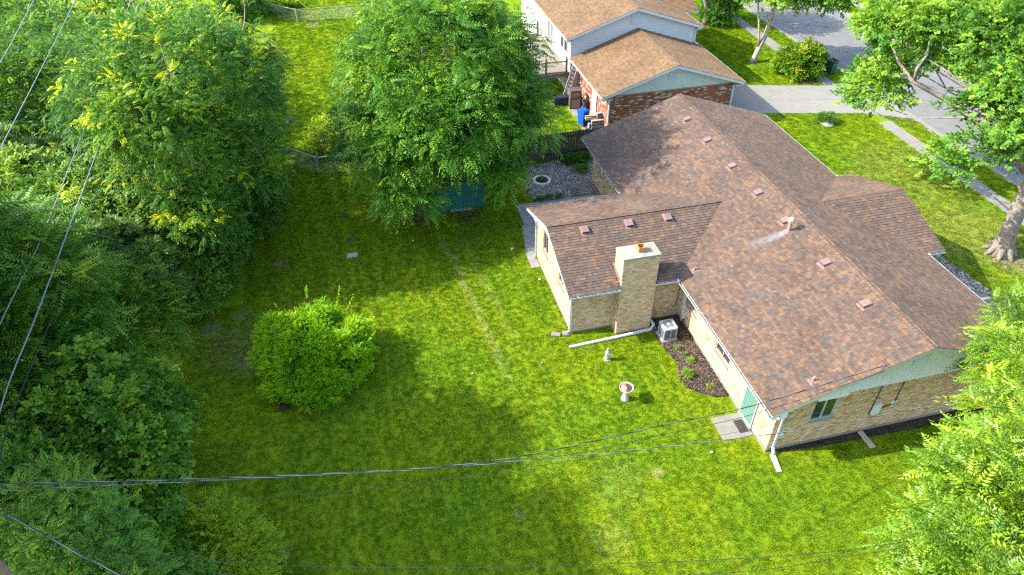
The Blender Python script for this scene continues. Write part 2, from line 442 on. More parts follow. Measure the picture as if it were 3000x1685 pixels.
mat('stone_pale', (0.36, 0.34, 0.29), 0.9, 0.2, 12, bump=0.5, dirt=(0.30, 0.25, 0.2), dscale=14, damt=0.6)
mat('bath_stone', (0.344, 0.3182, 0.2752), 0.85, 0.12, 8, bump=0.3, dirt=(0.40, 0.37, 0.33), dscale=6, damt=0.5)
mat('bath_bowl', (0.46, 0.27, 0.18), 0.7, 0.2, 9, dirt=(0.12, 0.08, 0.06), dscale=5, damt=0.6)
glass_mat('glass_dark', (0.025, 0.032, 0.036))
glass_mat('glass_green', (0.035, 0.06, 0.02))
glass_mat('glass_pale', (0.16, 0.17, 0.16))
ground_material(); grass_material()
SH = [shingle_material('shingle_brown', (0.106, 0.070, 0.050), True), shingle_material('shingle_tan', (0.140, 0.085, 0.052), True),
      shingle_material('shingle_umber', (0.086, 0.060, 0.046), True), shingle_material('shingle_slate', (0.072, 0.061, 0.052), True)]
SHN = [shingle_material('shingle_amber', (0.142, 0.087, 0.043)), shingle_material('shingle_amber_light', (0.160, 0.100, 0.051)),
       shingle_material('shingle_amber_dark', (0.120, 0.072, 0.037))]

# ------------------------------------------------------------------ ground, street, pavements
KX0, KX1 = 24.22, 32.6
b = MB()
prof = [(-400, 0), (KX0, 0), (KX0, -0.16), (KX1, -0.16), (KX1, 0), (400, 0)]
for i in range(5):
    (xa, za), (xb, zb) = prof[i], prof[i + 1]
    b.add([(xa, -300, za), (xb, -300, zb), (xb, 500, zb), (xa, 500, za)], [(0, 1, 2, 3)])
build('ground', b, MATS['lawn_soil'], kind='structure')
b = MB()
b.add([(KX0, -300, -0.10), (KX1, -300, -0.10), (KX1, 500, -0.10), (KX0, 500, -0.10)], [(0, 1, 2, 3)])
street = build('street', b, MATS['asphalt_old'], kind='structure')
# kerb stones with a gutter pan, cast in lengths
for side, (xa, xb) in enumerate(((KX0, KX0 + 0.16), (KX1 - 0.16, KX1))):
    k = bpy.data.objects.new('kerb', None); COL.objects.link(k); tag(k, kind='structure')
    y = 0.0
    while y < 78:
        y1 = y + 3.0
        drop = side == 0 and (23.0 < y + 1.5 < 29.6 or y + 1.5 < 6.2)
        m = MB().box(xa, y + 0.006, -0.155, xb, y1 - 0.006, -0.05 if drop else 0.035)
        build('kerb_stone', m, MATS['concrete_pale'], k)
        if side == 0: m2 = MB().box(xb + 0.003, y + 0.006, -0.15, xb + 0.40, y1 - 0.006, -0.092)
        else: m2 = MB().box(xa - 0.40, y + 0.006, -0.15, xa - 0.003, y1 - 0.006, -0.092)
        build('gutter_slab', m2, MATS['concrete'], k)
        y = y1
def slabs(name, quads, mt, z=0.03):
    s = bpy.data.objects.new(name, None); COL.objects.link(s); tag(s, kind='structure')
    for q in quads:
        c = Vector((sum(p[0] for p in q) / len(q), sum(p[1] for p in q) / len(q), 0))
        pts = []
        for p in q:
            d = Vector((p[0], p[1], 0)) - c
            pts.append(c + d * (1 - 0.008 / max(d.length, 0.1)))
        dz = random.uniform(-0.006, 0.006)
        build('slab', MB().prism([(p.x, p.y, -0.08) for p in pts], (0, 0, 0.08 + z + dz)), mt, s)
    return s
slabs('sidewalk', [[(21.55, y, 0), (22.52, y, 0), (22.52, y + 1.5, 0), (21.55, y + 1.5, 0)] for y in [6.5 + 1.5 * i for i in range(11)] + [29.3 + 1.5 * i for i in range(20)]], MATS['concrete'])
slabs('far_sidewalk', [[(34.4, y, 0), (35.4, y, 0), (35.4, y + 1.5, 0), (34.4, y + 1.5, 0)] for y in [20 + 1.5 * i for i in range(24)]], MATS['concrete'])
# neighbour's concrete drive, in cast bays down to the street
def lerp(a, b, t): return a + (b - a) * t
xs = [12.3, 15.58, 18.6, 21.4, 24.2]
ytop = lambda x: 30.85 - (x - 15.58) * 0.285
ybot = lambda x: 26.02 - (x - 15.58) * 0.265
q = []
for i in range(4):
    for t0, t1 in ((0, 0.47), (0.47, 1)):
        fl0 = 0.9 if xs[i + 1] > 24 else 0
        xa, xb = xs[i], xs[i + 1]
        q.append([(xa, lerp(ybot(xa), ytop(xa), t0), 0), (xb, lerp(ybot(xb) - fl0, ytop(xb) + fl0, t0), 0),
                  (xb, lerp(ybot(xb) - fl0, ytop(xb) + fl0, t1), 0), (xa, lerp(ybot(xa), ytop(xa), t1), 0)])
slabs('driveway', q, MATS['concrete_pale'])
build('asphalt_driveway', MB().prism([(11.0, 0.6, -0.05), (24.2, 0.6, -0.05), (24.2, 5.72, -0.05), (11.0, 5.78, -0.05)], (0, 0, 0.075)), MATS['asphalt_new'], kind='structure')
slabs('front_path', [[(12.0, y, 0), (14.72, y, 0), (14.72, y + 1.4, 0), (12.0, y + 1.4, 0)] for y in (6.5, 7.9, 9.3, 10.7)], MATS['concrete_damp'])
slabs('front_step_slab', [[(13.2, 5.80, 0), (15.36, 5.80, 0), (15.36, 6.46, 0), (13.2, 6.46, 0)]], MATS['concrete_pale'])
slabs('patio', [[(-4.42, 17.2, 0), (-1.9, 17.2, 0), (-1.9, 19.2, 0), (-4.42, 19.2, 0)], [(-1.9, 17.2, 0), (0.55, 17.2, 0), (0.55, 19.15, 0), (-1.9, 19.2, 0)],
      [(-5.02, 14.6, 0), (-2.6, 14.6, 0), (-2.6, 17.2, 0), (-4.55, 17.2, 0)], [(-2.6, 14.6, 0), (0.55, 14.6, 0), (0.55, 17.2, 0), (-2.6, 17.2, 0)],
      [(-5.0, 13.4, 0), (-4.56, 13.4, 0), (-4.56, 14.6, 0), (-5.02, 14.6, 0)]], MATS['concrete_damp'])
slabs('door_slab', [[(-0.66, 1.22, 0), (0.58, 1.22, 0), (0.58, 2.37, 0), (-0.66, 2.37, 0)]], MATS['concrete'])

def bed(name, poly, mt, h=0.05, seed=0, n=120):
    """planting bed: shallow heap inside a wavering edge"""
    rnd = random.Random(seed)
    P = [Vector((x, y, 0)) for x, y in poly]
    out = []
    for i, p in enumerate(P):
        q2 = P[(i + 1) % len(P)]
        k = max(1, int((q2 - p).length / 0.18))
        for j in range(k):
            t = p.lerp(q2, j / k); out.append(t + Vector((rnd.uniform(-.03, .03), rnd.uniform(-.03, .03), 0)))
    c = sum(out, Vector()) / len(out)
    mb = MB(); n = len(out); vs = []
    for f, z in ((1.0, 0.004), (0.93, h * 0.7), (0.7, h), (0.4, h * 1.1)):
        for p in out:
            w = c + (p - c) * f; vs.append((w.x, w.y, z + rnd.uniform(-0.012, 0.012) * (f < 1)))
    fs = []
    for r in range(3):
        for i in range(n):
            j = (i + 1) % n; fs.append((r * n + i, r * n + j, (r + 1) * n + j, (r + 1) * n + i))
    fs.append(tuple(range(3 * n, 4 * n)))
    mb.add(vs, fs)
    return build(name, mb, mt, kind='structure', smooth=True)
BED1 = [(0.6, 8.35), (-0.95, 8.35), (-0.9, 7.6), (-0.86, 6.33), (-0.65, 5.5), (-0.97, 4.75), (-0.88, 4.1), (-0.35, 3.62), (0.12, 3.3), (0.6, 3.3)]
bed('mulch_bed', BED1, MATS['soil'], seed=1)
BED2 = [(0.75, 0.41), (0.95, 0.28), (2.9, 0.12), (4.5, 0.08), (7.4, -0.02), (10.6, 0.0), (10.6, 0.41)]
bed('gable_mulch_bed', BED2, MATS['soil'], 0.03, seed=2)
BED3 = [(-3.35, 19.6), (-3.4, 21.2), (-2.6, 23.2), (-0.9, 23.5), (1.6, 23.5), (1.6, 19.3), (-3.0, 19.3)]
bed('gravel_bed', BED3, MATS['gravel_bed'], 0.03, seed=3)
BED4 = [(14.75, 6.5), (15.35, 6.15), (15.75, 5.85), (15.30, 9.4), (15.1, 11.5), (14.75, 11.5)]
bed('front_gravel_strip', BED4, MATS['gravel_bed'], 0.03, seed=4)
BED5 = [(-20.4, 59.6), (-17.1, 61.5), (-16.9, 56.4), (-17.6, 55.9), (-19.3, 57.2)]
bed('far_planting_bed', BED5, MATS['soil'], 0.05, seed=5)

# loose stones of the gravel beds and bark of the mulch, scattered pieces
def scatter(name, poly, n, size, mats, seed, zbase=0.04, flat=0.6, parent=None, elong=1.0):
    rs = np.random.RandomState(seed)
    P = np.array(poly); lo, hi = P.min(0), P.max(0)
    pts = []
    while len(pts) < n:
        c = lo + rs.rand(4000, 2) * (hi - lo)
        ins = inside(c, P)
        pts.extend(c[ins].tolist())
    pts = np.array(pts[:n])
    base = np.array([(-1, -1, -1), (1, -1, -1), (1, 1, -1), (-1, 1, -1), (-.7, -.7, 1), (.7, -.7, 1), (.7, .7, 1), (-.7, .7, 1)], float) * 0.5
    fq = np.array([(4, 5, 6, 7), (0, 1, 5, 4), (1, 2, 6, 5), (2, 3, 7, 6), (3, 0, 4, 7)])
    s = size * np.exp(rs.randn(n) * 0.35)
    a = rs.rand(n) * 6.28
    V = base[None] * np.stack([s * elong, s * (0.6 + 0.5 * rs.rand(n)), s * flat], 1)[:, None, :]
    V = V + rs.randn(n, 8, 3) * (s[:, None, None] * 0.10)
    ca, sa = np.cos(a)[:, None], np.sin(a)[:, None]
    X = V[:, :, 0] * ca - V[:, :, 1] * sa; Y = V[:, :, 0] * sa + V[:, :, 1] * ca
    V = np.stack([X + pts[:, None, 0], Y + pts[:, None, 1], V[:, :, 2] + zbase], 2)
    Q = (np.arange(n)[:, None, None] * 8 + fq[None]).reshape(-1, 4)
    mi = np.repeat(rs.randint(0, len(mats), n), 5)
    return np_mesh(name, V.reshape(-1, 3), Q, mats, parent, kind='stuff', mi=mi)
def inside(c, P):
    x, y = c[:, 0], c[:, 1]; r = np.zeros(len(c), bool); n = len(P); j = n - 1
    for i in range(n):
        xi, yi = P[i]; xj, yj = P[j]
        cond = ((yi > y) != (yj > y)) & (x < (xj - xi) * (y - yi) / (yj - yi + 1e-12) + xi)
        r ^= cond; j = i
    return r
stone_m = [mat('pebble_%s' % nm, c, 0.9) for nm, c in (('light', (0.42, 0.39, 0.34)), ('mid', (0.24, 0.21, 0.18)), ('dark', (0.10, 0.09, 0.08)), ('rust', (0.26, 0.18, 0.13)))]
bark_m = [mat('bark_%s' % nm, c, 1.0) for nm, c in (('dark', (0.035, 0.028, 0.022)), ('black', (0.02, 0.018, 0.016)), ('brown', (0.055, 0.040, 0.028)), ('straw', (0.16, 0.115, 0.07)))]
scatter('gravel', BED3, 5200, 0.055, stone_m, 11)['label'] = 'loose grey and white gravel in the planting area'
scatter('river_gravel', BED4, 1500, 0.06, stone_m[:3], 12)
scatter('bark_mulch', BED1, 6000, 0.032, bark_m, 13, 0.055, 0.35, elong=1.7)
scatter('bark_mulch', BED2, 3600, 0.032, bark_m[:3], 14, 0.035, 0.35, elong=1.7)

# ------------------------------------------------------------------ house builders
def tab_mesh(w, dep, lift):
    """one shingle tab in local axes: u, v (up the slope), n"""
    vs = [(0, 0, 0), (w, 0, 0), (0, 0, lift), (w, 0, lift), (0, dep, 0.003), (w, dep, 0.003)]
    return vs, [(2, 3, 5, 4), (0, 1, 3, 2), (0, 2, 4), (1, 5, 3)]
TABW = (0.11, 0.15, 0.19, 0.24, 0.30)
EXPO = 0.142
def slope_tabs(o, u, v, urange, vlen, seed, palette=(0.50, 0.24, 0.16, 0.10), skip=None, lift0=0.017, widths=TABW, expo=EXPO):
    """lay courses of tabs over one roof plane; returns [(corner, u, v, n, width, colour, lift)]"""
    rnd = random.Random(seed); o = Vector(o); u = Vector(u).normalized(); v = Vector(v).normalized(); n = u.cross(v)
    flip = n.z < 0
    if flip: n = -n
    out = []; k = 0; vv = 0.0
    while vv < vlen - 0.02:
        a, b_ = urange(vv + expo * 0.5)
        t = a; last = 0
        while t < b_ - 0.02:
            w = rnd.choice(widths); w = min(w, b_ - t)
            if b_ - (t + w) < 0.05: w = b_ - t
            r = rnd.random(); acc = 0; ci = 0
            for ci, pr in enumerate(palette):
                acc += pr
                if r < acc: break
            p = o + u * t + v * vv + n * 0.012
            if skip is None or not skip(p + u * (w / 2) + v * (expo / 2)):
                out.append((p, u, v, n, w - 0.006, ci, lift0 + rnd.choice((0, 0.006, 0.006))))
            t += w
        vv += expo; k += 1
    return out
def place_tabs(tabs, mats, parent, singles=0, name='shingle'):
    """the largest-showing tabs as parts of their own, the rest joined"""
    order = sorted(range(len(tabs)), key=lambda i: -cam_px(tabs[i][0]) if abs(min((tabs[i][4] + 0.006 - w) ** 2 for w in TABW)) < 1e-6 and tabs[i][0].x < 5.6 else 1)
    pick = set(order[:singles])
    cache = {}
    mb = MB(); off = base_of(parent)
    for i, (p, u, v, n, w, ci, lf) in enumerate(tabs):
        flip = u.cross(v).z < 0
        vs, fs = tab_mesh(w, EXPO + 0.012, lf)
        if flip: fs = [tuple(reversed(f)) for f in fs]
        if i in pick:
            key = (round(w, 3), ci, lf, flip)
            if key not in cache:
                me = bpy.data.meshes.new(name); me.from_pydata(vs, [], fs); me.materials.append(mats[ci]); cache[key] = me
            o = bpy.data.objects.new(name, cache[key]); COL.objects.link(o); o.parent = parent
            R = Matrix((u, v, n)).transposed().to_4x4(); R.translation = p - off
            o.matrix_local = R
        else:
            mb.add([p + u * a + v * b_ + n * c for a, b_, c in vs], fs, ci)
    return build('shingle_field', mb, mats, parent, kind='stuff')
def wall_bricks(o, u, n, length, z0, z1, holes=(), seed=0, palette=(0.42, 0.28, 0.24, 0.06), top=None, bw=0.2, bh=0.0665, umin=0.0):
    """running-bond brick faces on a wall: [(centre, u, n, width, colour, full)]"""
    rnd = random.Random(seed); o = Vector(o); u = Vector(u); n = Vector(n); out = []
    k = 0; z = z0
    while z + bh <= z1 + 1e-4:
        t = umin - (bw / 2 if k % 2 else 0.0)
        zc = z + bh / 2
        while t < length:
            segs = [(max(t, umin), min(t + bw, length))]
            for (ha, hb, hz0, hz1) in holes:
                if hz0 - 0.02 < zc < hz1 + 0.02:
                    ns = []
                    for a, b_ in segs:
                        if b_ <= ha or a >= hb: ns.append((a, b_))
                        else:
                            if a < ha: ns.append((a, ha))
                            if b_ > hb: ns.append((hb, b_))
                    segs = ns
            for a, b_ in segs:
                if b_ - a < 0.035: continue
                if top and zc + bh / 2 > top((a + b_) / 2): continue
                r = rnd.random(); acc = 0
                for ci, pr in enumerate(palette):
                    acc += pr
                    if r < acc: break
                c = o + u * ((a + b_) / 2) + Vector((0, 0, zc))
                out.append((c, u, n, b_ - a - 0.010, ci, abs(b_ - a - bw) < 1e-4, bh - 0.010))
            t += bw
        z += bh; k += 1
    return out
def place_bricks(br, mats, parent, singles, vis=None, name='brick', depth=0.009):
    off = base_of(parent)
    order = [i for i in range(len(br)) if br[i][5] and (vis is None or vis(br[i]))]
    order.sort(key=lambda i: -cam_px(br[i][0]))
    pick = set(order[:singles]); cache = {}; mb = MB()
    for i, (c, u, n, w, ci, full, h) in enumerate(br):
        def corner(a, d, z): return (a * w / 2, d, z * h / 2)
        loc = [corner(a, 0, z) for a, z in ((-1, -1), (1, -1), (1, 1), (-1, 1))] + [corner(a * 0.985, depth, z * 0.95) for a, z in ((-1, -1), (1, -1), (1, 1), (-1, 1))]
        fs = [(4, 5, 6, 7), (0, 1, 5, 4), (1, 2, 6, 5), (2, 3, 7, 6), (3, 0, 4, 7)]
        zax = Vector((0, 0, 1))
        if u.cross(n).dot(zax) > 0: fs = [tuple(reversed(f)) for f in fs]
        if i in pick:
            key = (ci, tuple(u), tuple(n))
            if key not in cache:
                me = bpy.data.meshes.new(name); me.from_pydata([u * a + n * d + zax * z for a, d, z in loc], [], fs); me.materials.append(mats[ci]); cache[key] = me
            o = bpy.data.objects.new(name, cache[key]); COL.objects.link(o); o.parent = parent; o.location = c - off
        else:
            mb.add([c + u * a + n * d + zax * z for a, d, z in loc], fs, ci)
    return build('brick_field', mb, mats, parent, kind='stuff')
def window(parent, c, u, n, w, h, frame, glass, split=2, sill=None, depth=0.05, name='window', fw=0.05, sillproud=0.09):
    """frame standing in its opening, panes behind it, a sill below"""
    c = Vector(c); u = Vector(u); n = Vector(n); z = Vector((0, 0, 1))
    mb = MB()
    def rect(a0, a1, z0, z1, d0, d1, mb):
        p = [c + u * a + z * q for a, q in ((a0, z0), (a1, z0), (a1, z1), (a0, z1))]
        mb.prism([q + n * d0 for q in p], n * (d1 - d0))
    rect(-w / 2, w / 2, h / 2 - fw, h / 2, -depth, 0.012, mb); rect(-w / 2, w / 2, -h / 2, -h / 2 + fw, -depth, 0.012, mb)
    rect(-w / 2, -w / 2 + fw, -h / 2 + fw, h / 2 - fw, -depth, 0.012, mb); rect(w / 2 - fw, w / 2, -h / 2 + fw, h / 2 - fw, -depth, 0.012, mb)
    for i in range(1, split):
        x = -w / 2 + w * i / split
        rect(x - fw * 0.4, x + fw * 0.4, -h / 2 + fw, h / 2 - fw, -depth, 0.006, mb)
    o = build(name, mb, frame, parent)
    gl = glass if isinstance(glass, (list, tuple)) else [glass]
    for i in range(split):
        a0 = -w / 2 + w * i / split + fw * 0.5; a1 = -w / 2 + w * (i + 1) / split - fw * 0.5
        g = MB(); rect(a0, a1, -h / 2 + fw * 0.8, h / 2 - fw * 0.8, -depth * 0.7, -depth * 0.45, g)
        build('pane', g, gl[i % len(gl)], o)
    if sill is not None:
        g = MB(); rect(-w / 2 - 0.04, w / 2 + 0.04, -h / 2 - 0.09, -h / 2 - 0.004, -depth, sillproud, g)
        build('sill', g, sill, o)
    return o
def gutter(parent, a, b_, o, mt, seed=0, hang=0.9, strips=True):
    """open trough along an eave from a to b, outward direction o, with debris and hanger straps"""
    a = Vector(a); b_ = Vector(b_); o = Vector(o); z = Vector((0, 0, 1)); d = (b_ - a).normalized(); L_ = (b_ - a).length
    sec = [(0, 0), (0, -0.10), (0.085, -0.10), (0.115, -0.015), (0.115, 0), (0.107, 0), (0.107, -0.012), (0.08, -0.092), (0.008, -0.092), (0.008, 0)]
    mb = MB(); mb.prism([a + o * x + z * q for x, q in sec], b_ - a)
    g = build('gutter', mb, mt, parent)
    mb = MB(); mb.prism([a + o * 0.009 + z * -0.088, a + o * 0.078 + z * -0.088, a + o * 0.09 + z * -0.055, a + o * 0.009 + z * -0.045], b_ - a)
    build('leaf_debris', mb, MATS['gutter_dirt'], g)
    mb = MB(); t = 0.35
    while strips and t < L_:
        p = a + d * t; mb.prism([p + z * 0.004 - o * 0.05, p + z * 0.004 + o * 0.112, p + z * 0.008 + o * 0.112, p + z * 0.008 - o * 0.05], d * 0.025); t += hang
    if strips and mb.v:
        for k in range(len(mb.v) // 8):
            s = MB(); s.v = mb.v[k * 8:k * 8 + 8]; s.f = mb.f[:6]; s.m = [0] * 6
            build('strap', s, mt, g)
    return g
def downspout(parent, pts, mt, w=0.085, d=0.065):
    mb = MB()
    for p, q in zip(pts[:-1], pts[1:]): mb.bar(p, q, w, d, up=(0, 1, 0))
    return build('downspout', mb, mt, parent)

def wall_panels(name, parent, o, u, n, length, z0, z1, holes, mt, thick=0.2):
    """solid wall set behind plane o with rectangular openings (u0, u1, z0, z1)"""
    o = Vector(o); u = Vector(u); n = Vector(n); z = Vector((0, 0, 1)); mb = MB()
    cuts = sorted({0.0, length} | {h[0] for h in holes} | {h[1] for h in holes})
    for a, b_ in zip(cuts[:-1], cuts[1:]):
        zs = [(z0, z1)]
        for h in holes:
            if h[0] < (a + b_) / 2 < h[1]:
                ns = []
                for p, q in zs:
                    if h[2] > p: ns.append((p, min(q, h[2])))
                    if h[3] < q: ns.append((max(p, h[3]), q))
                zs = ns
        for p, q in zs:
            if q - p > 0.01: mb.prism([o + u * a + z * p, o + u * b_ + z * p, o + u * b_ + z * q, o + u * a + z * q], -n * thick)
    return build(name, mb, mt, parent)
# ------------------------------------------------------------------ the brick ranch house
W, L, ZE, ZR = 11.371, 21.092, 2.75, 4.66
SL = (ZR - ZE) / (W / 2)
E0, E1, EX = 7.758, 14.791, 4.914
EM = (E0 + E1) / 2; ZRE = ZE + SL * (E1 - E0) / 2
F0, F1, FX = 6.712, 13.55, 0.947
FM = (F0 + F1) / 2; ZRF = ZE + SL * (F1 - F0) / 2
WX0, WX1, WY0, WY1 = 0.62, 10.75, 0.42, 20.67
EWX, EWY0, EWY1 = -4.53, 8.42, 14.13
house = thing('ranch_house', 'tan brick ranch house with brown shingle roof and rear wing', 'house', (5.5, 10, 0))
WT = 2.56
# structural walls (mortar plane behind the bricks)
HG = [(1.45, 2.42, 1.33, 2.44)]; HR = [(3.40, 4.55, 1.10, 2.2), (6.40, 7.45, 1.22, 2.2)]; HF = [(1.2, 2.6, 0.9, 2.2)]; HE = [(3.80, 4.65, 1.42, 2.60), (1.22, 2.05, 1.47, 2.60)]
wall_panels('wall', house, (WX0 + 0.2, WY0, 0), (1, 0, 0), (0, -1, 0), WX1 - WX0 - 0.4, -0.05, WT, [(h[0] - 0.2, h[1] - 0.2, h[2], h[3]) for h in HG], MATS['mortar'])
wall_panels('wall', house, (WX0, WY0, 0), (0, 1, 0), (-1, 0, 0), EWY0 - WY0 + 0.2, -0.05, WT, HR, MATS['mortar'])
wall_panels('wall', house, (WX0, EWY1 - 0.2, 0), (0, 1, 0), (-1, 0, 0), WY1 - EWY1 + 0.2, -0.05, WT, [(h[0] + 0.2, h[1] + 0.2, h[2], h[3]) for h in HF], MATS['mortar'])
wall_panels('wall', house, (EWX, EWY0, 0), (0, 1, 0), (-1, 0, 0), EWY1 - EWY0, -0.05, WT, HE, MATS['mortar'])
b = MB()
b.box(WX1 - 0.2, WY0, -0.05, WX1, WY1, WT); b.box(WX0 + 0.2, WY1 - 0.2, -0.05, WX1 - 0.2, WY1, WT)
b.box(EWX + 0.2, EWY0, -0.05, WX0, EWY0 + 0.2, WT); b.box(EWX + 0.2, EWY1 - 0.2, -0.05, WX0, EWY1, WT)
build('wall', b, MATS['mortar'], house)
# foundation strip
b = MB()
fz = 0.14
b.box(WX0 - 0.012, WY0 - 0.012, -0.04, WX0, EWY0 - 0.012, fz); b.box(WX0 - 0.012, WY0 - 0.024, -0.04, WX1, WY0 - 0.012, fz + 0.02)
b.box(EWX - 0.012, EWY0, -0.04, EWX - 0.001, EWY1 + 0.01, 0.10)
b.box(EWX, EWY0 - 0.014, -0.04, -2.6, EWY0 - 0.002, 0.08)
build('foundation', b, MATS['concrete'], house)
# bricks, wall by wall; holes as (u0, u1, z0, z1)
bm = [MATS['brick_cream'], MATS['brick_tan'], MATS['brick_pale'], MATS['brick_orange']]
BR = []
BR += wall_bricks((WX0, WY0, 0), (1, 0, 0), (0, -1, 0), WX1 - WX0, fz + 0.02, 2.60, [(1.45, 2.42, 1.25, 2.60)], 1, (0.30, 0.40, 0.22, 0.08))
BR += wall_bricks((WX0, WY0, 0), (0, 1, 0), (-1, 0, 0), EWY0 - WY0, fz, WT, [(1.06, 1.92, 0.0, 2.12), (3.40, 4.55, 1.02, 2.2), (6.40, 7.45, 1.14, 2.2)], 2, (0.36, 0.14, 0.44, 0.06))
BR += wall_bricks((WX0, EWY1, 0), (0, 1, 0), (-1, 0, 0), WY1 - EWY1, 0.08, WT, [(1.2, 2.6, 0.82, 2.2)], 3)
BR += wall_bricks((EWX, EWY0, 0), (0, 1, 0), (-1, 0, 0), EWY1 - EWY0, 0.10, 3.8, [(3.80, 4.65, 1.34, 2.60), (1.22, 2.05, 1.39, 2.60)], 4, (0.38, 0.16, 0.42, 0.04),
                  top=lambda t: ZE - 0.10 + SL * ((EWY1 - EWY0) / 2 + 0.6 - abs(t - (EWY1 - EWY0) / 2)))
BR += wall_bricks((EWX, EWY0, 0), (1, 0, 0), (0, -1, 0), 1.95, 0.08, WT, [], 5, (0.36, 0.34, 0.26, 0.04))
BR += wall_bricks((-1.0, EWY0, 0), (1, 0, 0), (0, -1, 0), WX0 + 1.0, 0.02, WT, [], 6, (0.36, 0.34, 0.26, 0.04))
# wing gable wall above the eaves
b = MB(); b.prism([(EWX, EWY0 - 0.02, WT), (EWX, EWY1 + 0.02, WT), (EWX, EWY1, ZE), (EWX, EM, ZRE - 0.12), (EWX, EWY0, ZE)], (0.12, 0, 0))
build('gable_wall', b, MATS['mortar'], house)
# chimney: brick shaft, concrete cap, clay flue, stepped flashing
CX0, CX1, CY0, CY1, CZ = -2.60, -1.0, 7.855, 8.725, 4.10
b = MB().box(CX0, CY0, -0.05, CX1, CY1, CZ)
chim = build('chimney', b, MATS['mortar'], house)
BC = wall_bricks((CX0, CY0, 0), (1, 0, 0), (0, -1, 0), CX1 - CX0, 0.0, CZ, [], 7, (0.36, 0.36, 0.25, 0.03))
BC += wall_bricks((CX0, CY0, 0), (0, 1, 0), (-1, 0, 0), CY1 - CY0, 0.0, CZ, [], 8, (0.36, 0.26, 0.35, 0.03))  # sunlit face: its light is put into a paler brick mix
BC += wall_bricks((CX1, CY0, 0), (0, 1, 0), (1, 0, 0), CY1 - CY0, 0.0, CZ, [], 9, (0.36, 0.36, 0.25, 0.03))
BC += wall_bricks((CX0, CY1, 0), (1, 0, 0), (0, 1, 0), CX1 - CX0, 2.9, CZ, [], 10)
place_bricks(BC, bm, chim, 0)
b = MB(); b.prism([(CX0 - .03, CY0 - .03, CZ), (CX1 + .05, CY0 - .03, CZ), (CX1 + .05, CY1 + .03, CZ), (CX0 - .03, CY1 + .03, CZ)], (0, 0, 0.085))
b.add([(CX0 - .028, CY0 - .028, CZ + .087), (CX1 + .048, CY0 - .028, CZ + .087), (CX1 + .048, CY1 + .028, CZ + .087), (CX0 - .028, CY1 + .028, CZ + .087), (-1.9, 8.1, CZ + .13), (-1.52, 8.1, CZ + .13), (-1.52, 8.42, CZ + .13), (-1.9, 8.42, CZ + .13)],
      [(0, 1, 5, 4), (1, 2, 6, 5), (2, 3, 7, 6), (3, 0, 4, 7), (4, 5, 6, 7)])
build('chimney_cap', b, MATS['chimney_cap'], chim)
b = MB(); fx, fy, r, t = -1.72, 8.25, 0.155, 0.03
for x0, y0, x1, y1 in ((fx - r, fy - r, fx + r, fy - r + t), (fx - r, fy + r - t, fx + r, fy + r), (fx - r, fy - r + t, fx - r + t, fy + r - t), (fx + r - t, fy - r + t, fx + r, fy + r - t)):
    b.box(x0, y0, CZ + 0.10, x1, y1, CZ + 0.36)
build('flue_tile', b, MATS['clay_flue'], chim)
build('flue_mouth', MB().box(fx - r + t, fy - r + t, CZ + 0.10, fx + r - t, fy + r - t, CZ + 0.16), MATS['dark_void'], chim)
b = MB()
b.prism([(CX0 - 0.022, CY0 + 0.1, ZE + 0.02 + SL * 0.2), (CX0 - 0.022, CY1 + 0.15, ZE + 0.04 + SL * 1.1), (CX0 - 0.022, CY1 + 0.15, ZE + 0.19 + SL * 1.1), (CX0 - 0.022, CY0 + 0.1, ZE + 0.30 + SL * 0.2)], (0.008, 0, 0))
b.prism([(CX0 - 0.10, CY1 + 0.015, ZE + 0.03 + SL * 0.98), (CX1 + 0.08, CY1 + 0.015, ZE + 0.03 + SL * 0.98), (CX1 + 0.08, CY1 + 0.015, ZE + 0.16 + SL * 0.98), (CX0 - 0.10, CY1 + 0.015, ZE + 0.16 + SL * 0.98)], (0, 0.01, 0))
build('flashing', b, MATS['flashing'], chim)

vis_b = lambda q: q[0].x < 6.3 and (q[2].y < -0.5 or q[0].z < 1.5 or q[0].x < 0) and q[0].y < 14
place_bricks(BR, bm, house, 300, vis_b)

# roof deck, soffits, fascia
b = MB(); th = 0.10
def slab3(p):     # thin solid under a roof plane
    b.prism([Vector(q) - Vector((0, 0, 0.004)) for q in p], (0, 0, -th))
slab3([(0, 0, ZE), (W / 2, 0, ZR), (W / 2, L, ZR), (0, L, ZE)])
slab3([(W, 0, ZE), (W, L, ZE), (W / 2, L, ZR), (W / 2, 0, ZR)])
roof = build('roof', b, MATS['roof_deck'], house)
b = MB()
zs_ = lambda y: ZE + SL * (y - E0)
slab3([(-EX, E0, ZE), (CX0 - 0.01, E0, ZE), (CX0 - 0.01, CY1, zs_(CY1)), (-EX, CY1, zs_(CY1))])
slab3([(CX1 + 0.01, E0, ZE), (0, E0, ZE), (CY1 - E0, CY1, zs_(CY1)), (CX1 + 0.01, CY1, zs_(CY1))])
slab3([(-EX, CY1 + 0.001, zs_(CY1)), (CY1 - E0, CY1 + 0.001, zs_(CY1)), ((ZRE - ZE) / SL, EM, ZRE), (-EX, EM, ZRE)])
slab3([(-EX, E1, ZE), (-EX, EM, ZRE), ((ZRE - ZE) / SL, EM, ZRE), (0, E1, ZE)])
slab3([(W + FX, F0, ZE), (W + FX, FM, ZRF), (W - (ZRF - ZE) / SL, FM, ZRF), (W, F0, ZE)])
slab3([(W + FX, F1, ZE), (W, F1, ZE), (W - (ZRF - ZE) / SL, FM, ZRF), (W + FX, FM, ZRF)])
build('wing_roof_deck', b, MATS['roof_deck'], roof)
